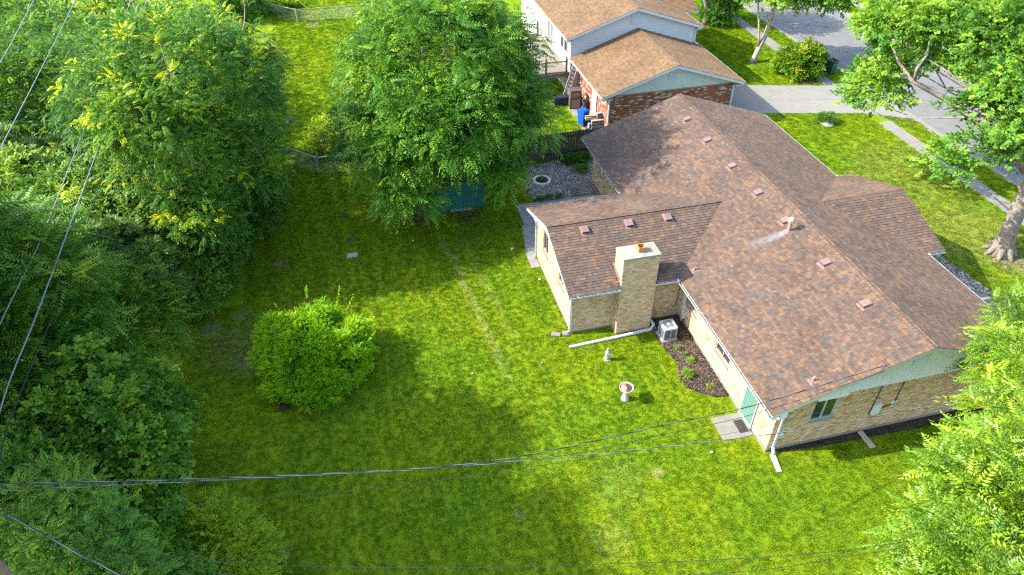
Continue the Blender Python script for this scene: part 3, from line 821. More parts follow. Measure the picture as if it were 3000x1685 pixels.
# soffit boards
b = MB()
b.box(0.02, 0.02, ZE - 0.19, WX0, E0 + 0.60, ZE - 0.165); b.box(0.02, E1 - 0.6, ZE - 0.19, WX0, L - 0.02, ZE - 0.165)
b.box(-EX + 0.02, E0 + 0.02, ZE - 0.19, CX0 - 0.01, EWY0, ZE - 0.165); b.box(CX1 + 0.01, E0 + 0.02, ZE - 0.19, 0.0, EWY0, ZE - 0.165)
b.box(WX1, 0.02, ZE - 0.19, W - 0.02, L - 0.02, ZE - 0.165)
build('soffit', b, MATS['soffit'], house)
# fascia behind the gutters
b = MB()
for y0, y1 in ((0, E0), (E1, L)): b.box(0.0, y0 + 0.01, ZE - 0.185, 0.02, y1 - 0.01, ZE - 0.01 - 0.004)
b.box(W - 0.02, 0.01, ZE - 0.185, W, L - 0.01, ZE - 0.02)
b.box(-EX + 0.01, E0, ZE - 0.185, CX0 - 0.02, E0 + 0.02, ZE - 0.02); b.box(CX1 + 0.02, E0, ZE - 0.185, 0.0, E0 + 0.02, ZE - 0.02)
b.box(-EX + 0.01, E1 - 0.02, ZE - 0.185, 0.0, E1, ZE - 0.02)
build('fascia', b, MATS['white_trim'], house)
# rake boards on the gables
def rake(p, q, d, h=0.17, z=-0.0):
    p = Vector(p); q = Vector(q)
    m = MB(); m.prism([p + Vector((0, 0, z)), q + Vector((0, 0, z)), q + Vector((0, 0, z - h)), p + Vector((0, 0, z - h))], d)
    build('rake_board', m, MATS['white_trim'], house)
for y, d in ((0, (0, -0.025, 0)), (L, (0, 0.025, 0))):
    rake((0, y, ZE), (W / 2 - 0.002, y, ZR), d); rake((W, y, ZE), (W / 2 + 0.002, y, ZR), d)
rake((-EX, E0, ZE), (-EX, EM - 0.002, ZRE), (-0.025, 0, 0)); rake((-EX, E1, ZE), (-EX, EM + 0.002, ZRE), (-0.025, 0, 0))
rake((W + FX, F0, ZE), (W + FX, FM - 0.002, ZRF), (0.025, 0, 0)); rake((W + FX, F1, ZE), (W + FX, FM + 0.002, ZRF), (0.025, 0, 0))
# boxed eave returns on the gable corners
b = MB(); b.prism([(0.0, -0.003, ZE - 0.17), (0.62, -0.003, ZE - 0.17 + 0.02), (0.62, -0.003, ZE + SL * 0.62 - 0.18), (0, -0.003, ZE - 0.16)], (0, 0.42, 0))
build('eave_return', b, MATS['siding_blue'], house)
b = MB(); b.box(0.0, 0.0, ZE - 0.30, 0.62, 0.40, ZE - 0.172)
build('eave_box', b, MATS['siding_blue'], house)
# gable siding: upright panels with grooves between
sb = 2.60; yy = WY0 - 0.03
x = 0.5; b = MB()
b.prism([(0.62, WY0 + 0.05, 2.56), (WX1, WY0 + 0.05, 2.56), (W - 0.2, WY0 + 0.05, ZE - 0.08), (W / 2, WY0 + 0.05, ZR - 0.12), (0.2, WY0 + 0.05, ZE - 0.08)], (0, 0.08, 0))
build('gable_backing', b, MATS['siding_blue'], house)
zt = lambda x: (ZE + SL * min(x, W - x)) - 0.115
while x < W - 0.5:
    x1 = min(x + 0.405, W - 0.5)
    xa, xb = x + 0.006, x1 - 0.006
    lo = sb if xa > 3.02 else (2.42 if xa > 2.0 else sb)
    if zt(xa) > lo + 0.02 or zt(xb) > lo + 0.02:
        pts = [(xa, yy, lo), (xb, yy, lo), (xb, yy, max(zt(xb), lo + .01))]
        if xa < W / 2 < xb: pts.append((W / 2, yy, zt(W / 2)))
        pts.append((xa, yy, max(zt(xa), lo + .01)))
        build('siding_panel', MB().prism(pts, (0, 0.06, 0)), MATS['siding_blue'], house)
    x = x1
# louvred gable vent
b = MB(); b.box(5.50, yy - 0.022, 3.42, 6.10, yy - 0.002, 3.92)
gv = build('gable_vent', b, MATS['white_trim'], house)
for i in range(7): build('louvre', MB().prism([(5.55, yy - 0.05, 3.47 + i * 0.06), (6.05, yy - 0.05, 3.47 + i * 0.06), (6.05, yy - 0.024, 3.51 + i * 0.06), (5.55, yy - 0.024, 3.51 + i * 0.06)], (0, 0, 0.012)), MATS['siding_blue'], gv)

# shingles
T = []
mainskip = lambda p: (E0 + 0.2 < p.y < E1 - 0.2) and p.z < ZE + SL * min(p.y - E0, E1 - p.y) - 0.05
slen = math.hypot(W / 2, ZR - ZE)
vd = Vector((W / 2, 0, ZR - ZE)).normalized(); vf = Vector((-W / 2, 0, ZR - ZE)).normalized()
T += slope_tabs((-0.03, -0.03, ZE - 0.01), (0, 1, 0), vd, lambda v: (0, L + 0.06), slen + 0.03, 21, skip=mainskip)
fskip = lambda p: (F0 + 0.2 < p.y < F1 - 0.2) and p.z < ZE + SL * min(p.y - F0, F1 - p.y) - 0.05
TF = slope_tabs((W + 0.03, -0.03, ZE - 0.01), (0, 1, 0), vf, lambda v: (0, L + 0.06), slen + 0.03, 22, (0.48, 0.30, 0.14, 0.08), skip=fskip)
cs = math.cos(math.atan(SL)); elen = math.hypot((E1 - E0) / 2, ZRE - ZE); flen = math.hypot((F1 - F0) / 2, ZRF - ZE)
vn = Vector((0, 1, SL)).normalized(); vs_ = Vector((0, -1, SL)).normalized()
inch = lambda p: CX0 - 0.06 < p.x < CX1 + 0.06 and CY0 - 0.2 < p.y < CY1 - 0.05
T += slope_tabs((-EX - 0.03, E0 - 0.03, ZE - 0.01), (1, 0, 0), vn, lambda v: (0, EX + v * cs + 0.12), elen + 0.03, 23, (0.44, 0.17, 0.24, 0.15), skip=inch)  # slope turned from the sun, its shade put into a darker tab mix
T += slope_tabs((-EX - 0.03, E1 + 0.03, ZE - 0.01), (1, 0, 0), vs_, lambda v: (0, EX + v * cs + 0.12), elen + 0.03, 24, (0.48, 0.30, 0.14, 0.08))
TF += slope_tabs((W + FX + 0.03, F0 - 0.03, ZE - 0.01), (-1, 0, 0), vn, lambda v: (0, FX + v * cs + 0.12), flen + 0.03, 25, (0.44, 0.17, 0.24, 0.15))  # same shade-darkened tab mix as the rear wing's near slope
TF += slope_tabs((W + FX + 0.03, F1 + 0.03, ZE - 0.01), (-1, 0, 0), vs_, lambda v: (0, FX + v * cs + 0.12), flen + 0.03, 26, (0.48, 0.30, 0.14, 0.08))
place_tabs(T + TF, SH, roof, 300)
# ridge caps: short pieces bent over the ridge, each lapping the next
def ridge(a, b_, side, sl, mats, parent, seed, wd=0.15, step=0.15):
    rnd = random.Random(seed); a = Vector(a); b_ = Vector(b_); d = (b_ - a).normalized(); n_ = int((b_ - a).length / step); side = Vector(side)
    mb = MB()
    for i in range(n_):
        p = a + d * (i * step); q = p + d * (step + 0.03)
        l1, l2 = 0.036, 0.020
        dn = Vector((0, 0, -sl * wd))
        vs = []
        for pt, lf in ((p, l1), (q, l2)):
            vs += [pt + side * wd + dn + Vector((0, 0, lf)), pt + side * 0.03 + Vector((0, 0, lf - 0.004)), pt - side * 0.03 + Vector((0, 0, lf - 0.004)), pt - side * wd + dn + Vector((0, 0, lf))]
        vs += [v - Vector((0, 0, 0.016)) for v in vs[:4]]
        fs = [(0, 1, 5, 4), (1, 2, 6, 5), (2, 3, 7, 6), (8, 9, 1, 0), (9, 10, 2, 1), (10, 11, 3, 2)]
        mb.add(vs, fs, rnd.choice((0, 0, 0, 1, 1, 2)))
    return build('ridge_cap', mb, mats, parent, kind='stuff')
ridge((W / 2, -0.04, ZR), (W / 2, L + 0.04, ZR), (1, 0, 0), SL, SH, roof, 31)
ridge((-EX - 0.04, EM, ZRE), ((ZRE - ZE) / SL - 0.1, EM, ZRE), (0, 1, 0), SL, SH, roof, 32)
ridge((W + FX + 0.04, FM, ZRF), (W - (ZRF - ZE) / SL + 0.1, FM, ZRF), (0, 1, 0), SL, SH, roof, 33)
# box vents near the ridges
def box_vent(P, d, up):
    """low metal hood, mouth facing down the slope: P on the roof plane, d down-slope direction (horizontal)"""
    d = Vector(d); s = Vector((0, 0, 1)).cross(d); dn = (d - Vector((0, 0, SL))).normalized(); nn = (Vector((0, 0, 1)) + d * SL).normalized()
    P = Vector(P) + nn * 0.02
    def q(a, b_, c): return P + s * a + dn * b_ + nn * c
    w = 0.175
    m = MB()
    lo = [q(-w, -0.22, 0.0), q(w, -0.22, 0), q(w, 0.16, 0), q(-w, 0.16, 0)]
    hi = [q(-w * .82, -0.16, 0.13), q(w * .82, -0.16, 0.13), q(w * .86, 0.20, 0.15), q(-w * .86, 0.20, 0.15)]
    md = [q(-w, 0.16, 0.03), q(w, 0.16, 0.03)]
    m.add(lo + hi, [(4, 5, 6, 7), (0, 1, 5, 4), (1, 2, 6, 5), (3, 0, 4, 7)])
    v = build('roof_vent', m, MATS['vent_tan'], house)
    m = MB(); m.add([q(-w * .8, 0.155, 0.01), q(w * .8, 0.155, 0.01), q(w * .8, 0.165, 0.13), q(-w * .8, 0.165, 0.13)], [(0, 1, 2, 3)])
    build('vent_mouth', m, MATS['dark_void'], v)
    m = MB(); m.prism([q(-w - .04, -0.25, 0.0), q(w + .04, -0.25, 0.0), q(w + .04, 0.30, 0.0), q(-w - .04, 0.30, 0.0)], nn * 0.012)
    build('vent_flange', m, MATS['vent_tan'], v)
for y in (18.4, 15.95, 13.24, 10.72, 8.40, 5.33, 2.74): box_vent((4.97, y, ZE + SL * 4.97), (-1, 0, 0), 0)
for x in (-3.317, -1.229, 0.626): box_vent((x, 10.80, ZE + SL * (10.80 - E0)), (0, -1, 0), 0)
# plumbing stacks with flashing boots
def stack(x, y, h, r, capped=False, plane='main'):
    z = ZE + SL * x
    m = MB(); m.tube([(x, y, z - 0.05), (x, y, z + h)], r, 12)
    o = build('vent_pipe', m, MATS['copper_pipe'], house, smooth=False)
    m = MB(); m.prism([(x - .17, y - .14, z + 0.022 - SL * .17), (x + .13, y - .14, z + 0.022 + SL * .13), (x + .13, y + .14, z + 0.022 + SL * .13), (x - .17, y + .14, z + 0.022 - SL * .17)], (0, 0, 0.008))
    m.lathe([(r * 2.0, 0.0), (r * 1.15, 0.10)], (x, y, z), 12)
    build('pipe_boot', m, MATS['vent_tan'], o)
    if capped:
        m = MB(); m.lathe([(r * 1.9, 0.0), (r * 2.0, 0.03), (r * 1.9, 0.16), (r * 1.2, 0.22)], (x, y, z + h - 0.02), 8)
        build('pipe_cap', m, MATS['tan_trim'], o)
stack(0.717, 7.84, 0.25, 0.035); stack(1.782, 0.625, 0.23, 0.035); stack(2.62, 15.62, 0.25, 0.035)
stack(4.77, 7.80, 0.50, 0.075, True)
# gutters
GW = MATS['gutter_white']
gutter(house, (0, 0.0, ZE - 0.02), (0, E0 - 0.03, ZE - 0.02), (-1, 0, 0), GW)
gutter(house, (0, E1 + 0.13, ZE - 0.02), (0, L, ZE - 0.02), (-1, 0, 0), GW)
gutter(house, (-EX, E0, ZE - 0.02), (CX0 - 0.04, E0, ZE - 0.02), (0, -1, 0), GW)
gutter(house, (CX1 + 0.04, E0, ZE - 0.02), (-0.12, E0, ZE - 0.02), (0, -1, 0), GW)
gutter(house, (-EX, E1, ZE - 0.02), (0.0, E1, ZE - 0.02), (0, 1, 0), GW)
gutter(house, (W, 0.0, ZE - 0.02), (W, F0 - 0.03, ZE - 0.02), (1, 0, 0), GW, strips=False)
gutter(house, (W, F1 + 0.13, ZE - 0.02), (W, L, ZE - 0.02), (1, 0, 0), GW, strips=False)
gutter(house, (W + 0.1, F0, ZE - 0.02), (W + FX, F0, ZE - 0.02), (0, -1, 0), GW, strips=False)
gutter(house, (W + 0.1, F1, ZE - 0.02), (W + FX, F1, ZE - 0.02), (0, 1, 0), GW, strips=False)
for p in ((-0.10, E0 - 0.14, 0), (-0.12, E1 - 0.06, 0), (W - 0.05, F0 - 0.16, 0), (W - 0.05, F1 - 0.06, 0)):
    build('gutter_corner', MB().box(p[0], p[1], ZE - 0.14, p[0] + 0.18, p[1] + 0.22, ZE + 0.015), MATS['white_trim'], house)
# downspouts
downspout(house, [(0.2, -0.10, ZE - 0.12), (0.85, 0.36, ZE - 0.42), (0.85, 0.36, 0.32), (0.80, 0.18, 0.12)], GW)
downspout(house, [(-EX + 0.1, E0 - 0.06, ZE - 0.12), (EWX - 0.06, EWY0 - 0.02, ZE - 0.40), (EWX - 0.06, EWY0 - 0.05, 0.20), (EWX - 0.22, EWY0 - 0.06, 0.10)], GW)
downspout(house, [(-EX + 0.12, E1 + 0.06, ZE - 0.12), (EWX - 0.06, EWY1 + 0.05, ZE - 0.5), (EWX - 0.06, EWY1 + 0.05, 0.24), (EWX - 0.20, EWY1 - 0.02, 0.10)], GW)
downspout(house, [(-0.06, E0 - 0.06, ZE - 0.12), (WX0 - 0.07, 7.9, ZE - 0.55), (WX0 - 0.07, 7.85, 0.15)], GW, 0.10, 0.09)
dp = MB()
for p, q in (((CX1 + 0.07, CY0 + 0.25, ZE - 0.1), (CX1 + 0.07, CY0 + 0.25, 0.35)), ((CX1 + 0.07, CY0 + 0.25, 0.35), (-0.76, 7.90, 0.12)), ((-0.76, 7.90, 0.12), (-1.0, 7.68, 0.10)), ((-1.0, 7.68, 0.10), (-2.55, 7.60, 0.07)), ((-2.55, 7.60, 0.07), (-4.87, 7.52, 0.05))):
    dp.bar(p, q, 0.11, 0.085)
build('downspout_extension', dp, MATS['white_trim'], house)
# windows and doors
window(house, (2.555, WY0 + 0.03, 1.885), (1, 0, 0), (0, -1, 0), 0.97, 1.11, MATS['green_frame'], [MATS['glass_dark'], MATS['glass_green']], 2, MATS['galv'], 0.10)
window(house, (WX0 + 0.04, 4.395, 1.65), (0, 1, 0), (-1, 0, 0), 1.15, 1.10, MATS['tan_trim'], MATS['glass_dark'], 2, MATS['concrete_pale'], 0.10)
window(house, (WX0 + 0.04, 7.345, 1.71), (0, 1, 0), (-1, 0, 0), 1.05, 0.98, MATS['tan_trim'], MATS['glass_pale'], 2, MATS['concrete_pale'], 0.10)
window(house, (WX0 + 0.04, EWY1 + 1.9, 1.55), (0, 1, 0), (-1, 0, 0), 1.40, 1.30, MATS['tan_trim'], MATS['glass_pale'], 2, MATS['concrete_pale'], 0.10)
window(house, (EWX + 0.04, EWY0 + 4.225, 2.01), (0, 1, 0), (-1, 0, 0), 0.85, 1.18, MATS['tan_trim'], MATS['glass_dark'], 2, MATS['concrete_pale'], 0.09)
window(house, (EWX + 0.04, EWY0 + 1.635, 2.035), (0, 1, 0), (-1, 0, 0), 0.83, 1.13, MATS['tan_trim'], MATS['glass_dark'], 2, MATS['concrete_pale'], 0.09)
# green patio door with glazing bars
dr = build('door', MB().box(WX0 - 0.06, 1.49, 0.10, WX0 - 0.03, 2.33, 2.10), MATS['green_frame'], house)
build('door_leaf', MB().box(WX0 - 0.078, 1.56, 0.24, WX0 - 0.062, 2.26, 2.04), MATS['door_green'], dr)
for i in range(4): build('glazing_bar', MB().box(WX0 - 0.088, 1.64 + i * 0.18, 0.30, WX0 - 0.079, 1.655 + i * 0.18, 2.0), MATS['shutter_blind'], dr)
build('door_frame_edge', MB().box(WX0 - 0.10, 2.27, 0.10, WX0 - 0.061, 2.36, 2.10), MATS['green_frame'], dr)
build('threshold', MB().box(WX0 - 0.12, 1.42, 0.02, WX0 - 0.061, 2.40, 0.095), MATS['concrete_pale'], dr)
# meter, panel and conduit on the gable wall
m = MB(); m.box(4.68, WY0 - 0.12, 1.05, 5.0, WY0 - 0.012, 1.60)
build('panel_box', m, MATS['meter_grey'], house)
m = MB(); m.tube([(4.66, WY0 - .04, 2.60), (4.66, WY0 - .04, 1.02), (4.78, WY0 - .04, 0.98)], 0.018, 8)
m.tube([(5.56, WY0 - .05, 2.60), (5.58, WY0 - .05, 1.5)], 0.018, 8); m.tube([(5.0, WY0 - .05, 1.28), (5.5, WY0 - .05, 1.36)], 0.018, 8)
build('conduit', m, MATS['rubber'], house)
m = MB(); m.lathe([(0.10, 0), (0.10, 0.05), (0.075, 0.06), (0.075, 0.15), (0.03, 0.16)], (0, 0, 0), 16)
m.v = [(5.58 + x, WY0 - 0.012 - z, 1.38 + y) for x, y, z in m.v]
mtr = build('electric_meter', m, MATS['galv'], house)
build('meter_socket', MB().box(5.47, WY0 - 0.06, 1.22, 5.69, WY0 - 0.012, 1.55), MATS['meter_grey'], mtr)
build('utility_box', MB().box(0.93, WY0 - 0.09, 0.92, 1.09, WY0 - 0.012, 1.16), MATS['meter_grey'], house)
m = MB(); m.box(WX0 - 0.14, 7.66, 0.42, WX0 - 0.012, 7.80, 0.62); build('disconnect_box', m, MATS['meter_grey'], house)
m = MB(); m.tube([(0.50, 8.38, 2.2), (0.46, 8.38, 1.0), (0.40, 8.38, 0.62), (0.28, 8.38, 0.60), (0.22, 8.38, 0.75)], 0.012, 6); build('hanging_cable', m, MATS['rubber'], house)
# ------------------------------------------------------------------ the neighbour's split-level house
mat('siding_white', (0.45, 0.468, 0.468), 0.6, 0.05, 1.5, dirt=(0.42, 0.43, 0.40), dscale=1.0, damt=0.25)
mat('deck_wood', (0.18, 0.1548, 0.1215), 0.9, 0.22, 5.0, bump=0.3, dirt=(0.13, 0.12, 0.075), dscale=0.9, damt=0.6)
mat('rail_wood', (0.17, 0.095, 0.055), 0.8, 0.2, 5.0)
mat('post_cap', (0.03, 0.035, 0.04), 0.4)
NX0, NX1, NY0, NY1, NZE, NZR = 2.80, 12.57, 25.65, 32.5, 2.75, 4.36
NSL = (NZR - NZE) / ((NX1 - NX0) / 2); NM = (NX0 + NX1) / 2
UX0, UX1, UY0, UY1, UZE, UZR = 2.42, 12.46, 32.2, 47.0, 4.2, 5.86
USL = (UZR - UZE) / ((UX1 - UX0) / 2); UM = (UX0 + UX1) / 2
nh = thing('split_level_house', 'white sided split-level house with amber shingle roof and whitewashed red brick lower wing', 'house', (7.5, 33, 0))
b = MB()
b.box(3.5, 26.1, -0.05, 12.0, 32.5, 2.62); build('wall', b, MATS['mortar_red'], nh)
b = MB(); b.box(2.85, 32.55, -0.05, 12.1, 46.6, 4.05); uw = build('upper_wall', b, MATS['siding_white'], nh)
b = MB(); b.prism([(2.9, 32.56, 4.05), (12.05, 32.56, 4.05), (UM, 32.56, UZR - 0.12)], (0, 0.2, 0)); build('gable_backing', b, MATS['siding_white'], nh)
b = MB(); b.prism([(3.2, 26.12, 2.62), (12.2, 26.12, 2.62), (NM, 26.12, NZR - 0.12)], (0, 0.2, 0)); build('gable_backing', b, MATS['siding_white'], nh)
NB = wall_bricks((3.5, 26.1, 0), (1, 0, 0), (0, -1, 0), 8.5, 0.0, 2.62, [], 41, (0.48, 0.33, 0.19), bh=0.075, bw=0.23)
NB += wall_bricks((3.5, 26.1, 0), (0, 1, 0), (-1, 0, 0), 6.4, 0.0, 2.62, [(2.35, 3.25, 0, 2.1)], 42, (0.48, 0.33, 0.19), bh=0.075, bw=0.23)
place_bricks(NB, [MATS['brick_red'], MATS['brick_red_dark'], MATS['brick_white']], nh, 0)
# lap siding boards on both gables and the upper end wall
def boards(y, z0, xr, zmax, step=0.20):
    z = z0
    while z < zmax:
        z1 = z + step
        r0, r1 = xr(z + 0.01), xr(z1)
        if r0 is None or r0[1] - r0[0] < 0.2: break
        if r1 is None or r1[1] <= r1[0]: r1 = ((r0[0] + r0[1]) / 2 - 0.02, (r0[0] + r0[1]) / 2 + 0.02)
        m = MB(); m.add([(r0[0], y - 0.030, z), (r0[1], y - 0.030, z), (r1[1], y - 0.008, z1), (r1[0], y - 0.008, z1), (r0[0], y, z), (r0[1], y, z)],
                        [(0, 1, 2, 3), (1, 0, 4, 5)])
        build('siding_board', m, MATS['siding_white'], nh)
        z = z1
ux = lambda z: (2.85, 12.1) if z < UZE - 0.12 else (UX0 + (z + 0.13 - UZE) / USL, UX1 - (z + 0.13 - UZE) / USL)
boards(32.55, 2.45, ux, UZR - 0.15)
nx = lambda z: (NX0 + max(0.35, (z + 0.13 - NZE) / NSL), NX1 - max(0.35, (z + 0.13 - NZE) / NSL))
boards(26.11, 2.635, nx, NZR - 0.15)
for (vx, vy, vz, w, h) in ((7.40, 32.515, 5.02, 0.6, 0.7), (7.62, 26.075, 3.55, 0.62, 0.66)):
    g = build('gable_vent', MB().box(vx - w / 2, vy - 0.02, vz - h / 2, vx + w / 2, vy + 0.02, vz + h / 2), MATS['white_trim'], nh)
    for i in range(8):
        z = vz - h / 2 + 0.05 + i * (h - 0.1) / 8
        build('louvre', MB().prism([(vx - w / 2 + .04, vy - 0.055, z), (vx + w / 2 - .04, vy - 0.055, z), (vx + w / 2 - .04, vy - 0.022, z + 0.05), (vx - w / 2 + .04, vy - 0.022, z + 0.05)], (0, 0, 0.012)), MATS['siding_white'], g)
# roofs
b = MB()
def slab4(b, p): b.prism([Vector(q) - Vector((0, 0, 0.004)) for q in p], (0, 0, -0.10))
slab4(b, [(NX0, NY0, NZE), (NM, NY0, NZR), (NM, NY1, NZR), (NX0, NY1, NZE)]); slab4(b, [(NX1, NY0, NZE), (NX1, NY1, NZE), (NM, NY1, NZR), (NM, NY0, NZR)])
lr = build('lower_roof', b, MATS['roof_deck'], nh)
b = MB()
slab4(b, [(UX0, UY0, UZE), (UM, UY0, UZR), (UM, UY1, UZR), (UX0, UY1, UZE)]); slab4(b, [(UX1, UY0, UZE), (UX1, UY1, UZE), (UM, UY1, UZR), (UM, UY0, UZR)])
PY0, PY1, PX = 35.3, 43.3, 1.15; PM = (PY0 + PY1) / 2; PZR = UZE + USL * (PY1 - PY0) / 2
slab4(b, [(UX1 + PX, PY0, UZE), (UX1 + PX, PM, PZR), (UX1 - (PZR - UZE) / USL, PM, PZR), (UX1, PY0, UZE)])
slab4(b, [(UX1 + PX, PY1, UZE), (UX1, PY1, UZE), (UX1 - (PZR - UZE) / USL, PM, PZR), (UX1 + PX, PM, PZR)])
ur = build('upper_roof', b, MATS['roof_deck'], nh)
wd = (0.19, 0.24, 0.30)
pal = (0.5, 0.28, 0.22)
v1 = Vector((1, 0, NSL)).normalized(); v2 = Vector((-1, 0, NSL)).normalized(); l1 = math.hypot(NX1 - NM, NZR - NZE)
t1 = slope_tabs((NX0 - .03, NY0 - .03, NZE - .01), (0, 1, 0), v1, lambda v: (0, NY1 - NY0 + .03), l1 + .02, 51, pal, widths=wd)
t1 += slope_tabs((NX1 + .03, NY0 - .03, NZE - .01), (0, 1, 0), v2, lambda v: (0, NY1 - NY0 + .03), l1 + .02, 52, pal, widths=wd)
place_tabs(t1, SHN, lr, 0)
v1 = Vector((1, 0, USL)).normalized(); v2 = Vector((-1, 0, USL)).normalized(); l1 = math.hypot(UX1 - UM, UZR - UZE)
t1 = slope_tabs((UX0 - .03, UY0 - .03, UZE - .01), (0, 1, 0), v1, lambda v: (0, UY1 - UY0), l1 + .02, 53, pal, widths=wd)
t1 += slope_tabs((UX1 + .03, UY0 - .03, UZE - .01), (0, 1, 0), v2, lambda v: (0, UY1 - UY0), l1 + .02, 54, pal, widths=wd)
csu = math.cos(math.atan(USL)); fl = math.hypot((PY1 - PY0) / 2, PZR - UZE)
t1 += slope_tabs((UX1 + PX + .03, PY0 - .03, UZE - .01), (-1, 0, 0), Vector((0, 1, USL)).normalized(), lambda v: (0, PX + v * csu + .12), fl + .02, 55, pal, widths=wd)
t1 += slope_tabs((UX1 + PX + .03, PY1 + .03, UZE - .01), (-1, 0, 0), Vector((0, -1, USL)).normalized(), lambda v: (0, PX + v * csu + .12), fl + .02, 56, pal, widths=wd)
place_tabs(t1, SHN, ur, 0)
ridge((NM, NY0 - .04, NZR), (NM, NY1, NZR), (1, 0, 0), NSL, SHN, lr, 57)
ridge((UM, UY0 - .04, UZR), (UM, UY1, UZR), (1, 0, 0), USL, SHN, ur, 58)
def nrake(p, q, d, h=0.18):
    p = Vector(p); q = Vector(q); build('rake_board', MB().prism([p, q, q - Vector((0, 0, h)), p - Vector((0, 0, h))], d), MATS['white_trim'], nh)
nrake((NX0, NY0, NZE), (NM - .002, NY0, NZR), (0, -0.03, 0)); nrake((NX1, NY0, NZE), (NM + .002, NY0, NZR), (0, -0.03, 0))
nrake((UX0, UY0, UZE), (UM - .002, UY0, UZR), (0, -0.03, 0)); nrake((UX1, UY0, UZE), (UM + .002, UY0, UZR), (0, -0.03, 0))
b = MB()
for x0, x1 in ((NX0, 3.5), (12.0, NX1)): b.box(x0 + .01, NY0, NZE - 0.22, x1, 26.1, NZE - 0.17)
for x0, x1 in ((UX0, 2.85), (12.1, UX1)): b.box(x0 + .01, UY0, UZE - 0.22, x1, 32.55, UZE - 0.17)
b.box(NX0 + .01, 26.1, NZE - 0.22, 3.5, NY1, NZE - 0.17); b.box(UX0 + .01, 32.55, UZE - 0.22, 2.85, UY1, UZE - 0.17)
build('soffit', b, MATS['white_trim'], nh)
for a, b_, o in (((NX0, NY0, NZE - .02), (NX0, NY1 - 0.3, NZE - .02), (-1, 0, 0)), ((NX1, NY0, NZE - .02), (NX1, NY1, NZE - .02), (1, 0, 0)),
                 ((UX0, UY0, UZE - .02), (UX0, UY1, UZE - .02), (-1, 0, 0)), ((UX1, UY0, UZE - .02), (UX1, PY0 - .05, UZE - .02), (1, 0, 0)),
                 ((UX1 + .1, PY0, UZE - .02), (UX1 + PX, PY0, UZE - .02), (0, -1, 0))):
    gutter(nh, a, b_, o, GW, strips=False)
downspout(nh, [(NX0 - .05, NY0 + .05, NZE - .12), (3.44, 26.02, NZE - .30), (3.44, 26.02, 0.1)], GW)
downspout(nh, [(NX1 + .05, NY0 + .05, NZE - .12), (12.06, 26.02, NZE - .30), (12.06, 26.02, 0.1)], GW)
downspout(nh, [(UX1 + .05, UY0 + .05, UZE - .12), (12.16, 32.5, UZE - .35), (12.16, 32.5, 3.0), (12.5, 32.4, NZE + .05)], GW)
window(nh, (2.79, 33.55, 3.25), (0, 1, 0), (-1, 0, 0), 0.75, 0.95, MATS['white_trim'], MATS['glass_dark'], 1, None, 0.06)
window(nh, (2.79, 34.40, 3.25), (0, 1, 0), (-1, 0, 0), 0.75, 0.95, MATS['white_trim'], MATS['glass_dark'], 1, None, 0.06)
window(nh, (2.79, 37.45, 2.78), (0, 1, 0), (-1, 0, 0), 1.7, 2.08, MATS['white_trim'], MATS['glass_pale'], 2, None, 0.06, name='patio_door', fw=0.14)
nd = build('side_door', MB().box(3.44, 28.47, 0.05, 3.49, 29.33, 2.08), MATS['white_trim'], nh)
build('door_trim', MB().box(3.42, 28.36, 0.02, 3.47, 28.46, 2.2), MATS['siding_white'], nd)
build('knob', MB().lathe([(0.03, 0), (0.04, 0.03), (0.02, 0.06)], (3.40, 28.6, 1.0), 8), MATS['galv'], nd)
# raised deck
dk = thing('raised_deck', 'weathered raised wooden deck with mesh railing behind the white house', 'deck', (1.2, 36, 0))
DZ = 1.70
x = -0.62; k = 0
while x < 2.82:
    build('plank', MB().box(x, 32.55, DZ - 0.035, min(x + 0.137, 2.835), 40.4, DZ), MATS['deck_wood'], dk); x += 0.145
b = MB(); b.box(-0.64, 32.47, DZ - 0.30, 2.84, 32.53, DZ - 0.002); build('rim_joist', b, MATS['deck_wood'], dk)
b = MB(); b.box(-0.68, 32.54, DZ - 0.30, -0.63, 40.4, DZ - 0.002); build('rim_joist', b, MATS['deck_wood'], dk)
def post(x, y):
    p = build('railing_post', MB().box(x - .07, y - .07, DZ - 0.2, x + .07, y + .07, DZ + 1.02), MATS['rail_wood'], dk)
    build('post_cap', MB().lathe([(0.075, 0), (0.08, 0.03), (0.05, 0.06), (0.075, 0.13)], (x, y, DZ + 1.022), 4), MATS['post_cap'], p)
def rail(x0, y0, x1, y1):
    for z in (0.10, 0.86):
        build('rail', MB().bar((x0, y0, DZ + z), (x1, y1, DZ + z), 0.12, 0.07), MATS['rail_wood'], dk)
    mb = MB(); d = Vector((x1 - x0, y1 - y0, 0)); n_ = int(d.length / 0.1)
    for i in range(1, n_):
        p = Vector((x0, y0, DZ)) + d * (i / n_); mb.tube([p + Vector((0, 0, .1)), p + Vector((0, 0, .86))], 0.004, 3, cap=False)
    for i in range(7):
        z = DZ + 0.15 + i * 0.1; mb.tube([(x0, y0, z), (x1, y1, z)], 0.004, 3, cap=False)
    build('wire_mesh', mb, MATS['galv'], dk, kind='stuff')
for px in (-0.55, 1.05, 2.55): post(px, 32.46)
rail(-0.5, 32.46, 1.0, 32.46); rail(1.1, 32.46, 2.5, 32.46)
for px, py in ((1.10, 40.2), (2.55, 40.2), (-0.55, 40.2), (-0.62, 36.3)): post(px, py)
rail(1.16, 40.2, 2.5, 40.2); rail(-0.5, 40.2, 1.04, 40.2); rail(-0.62, 32.52, -0.62, 36.24); rail(-0.62, 36.36, -0.62, 40.14)
for px, py in ((-0.5, 32.7), (1.1, 32.7), (-0.5, 36.4), (-0.5, 40.1)): build('support_post', MB().box(px - .07, py - .07, -0.05, px + .07, py + .07, DZ - 0.31), MATS['deck_wood'], dk)
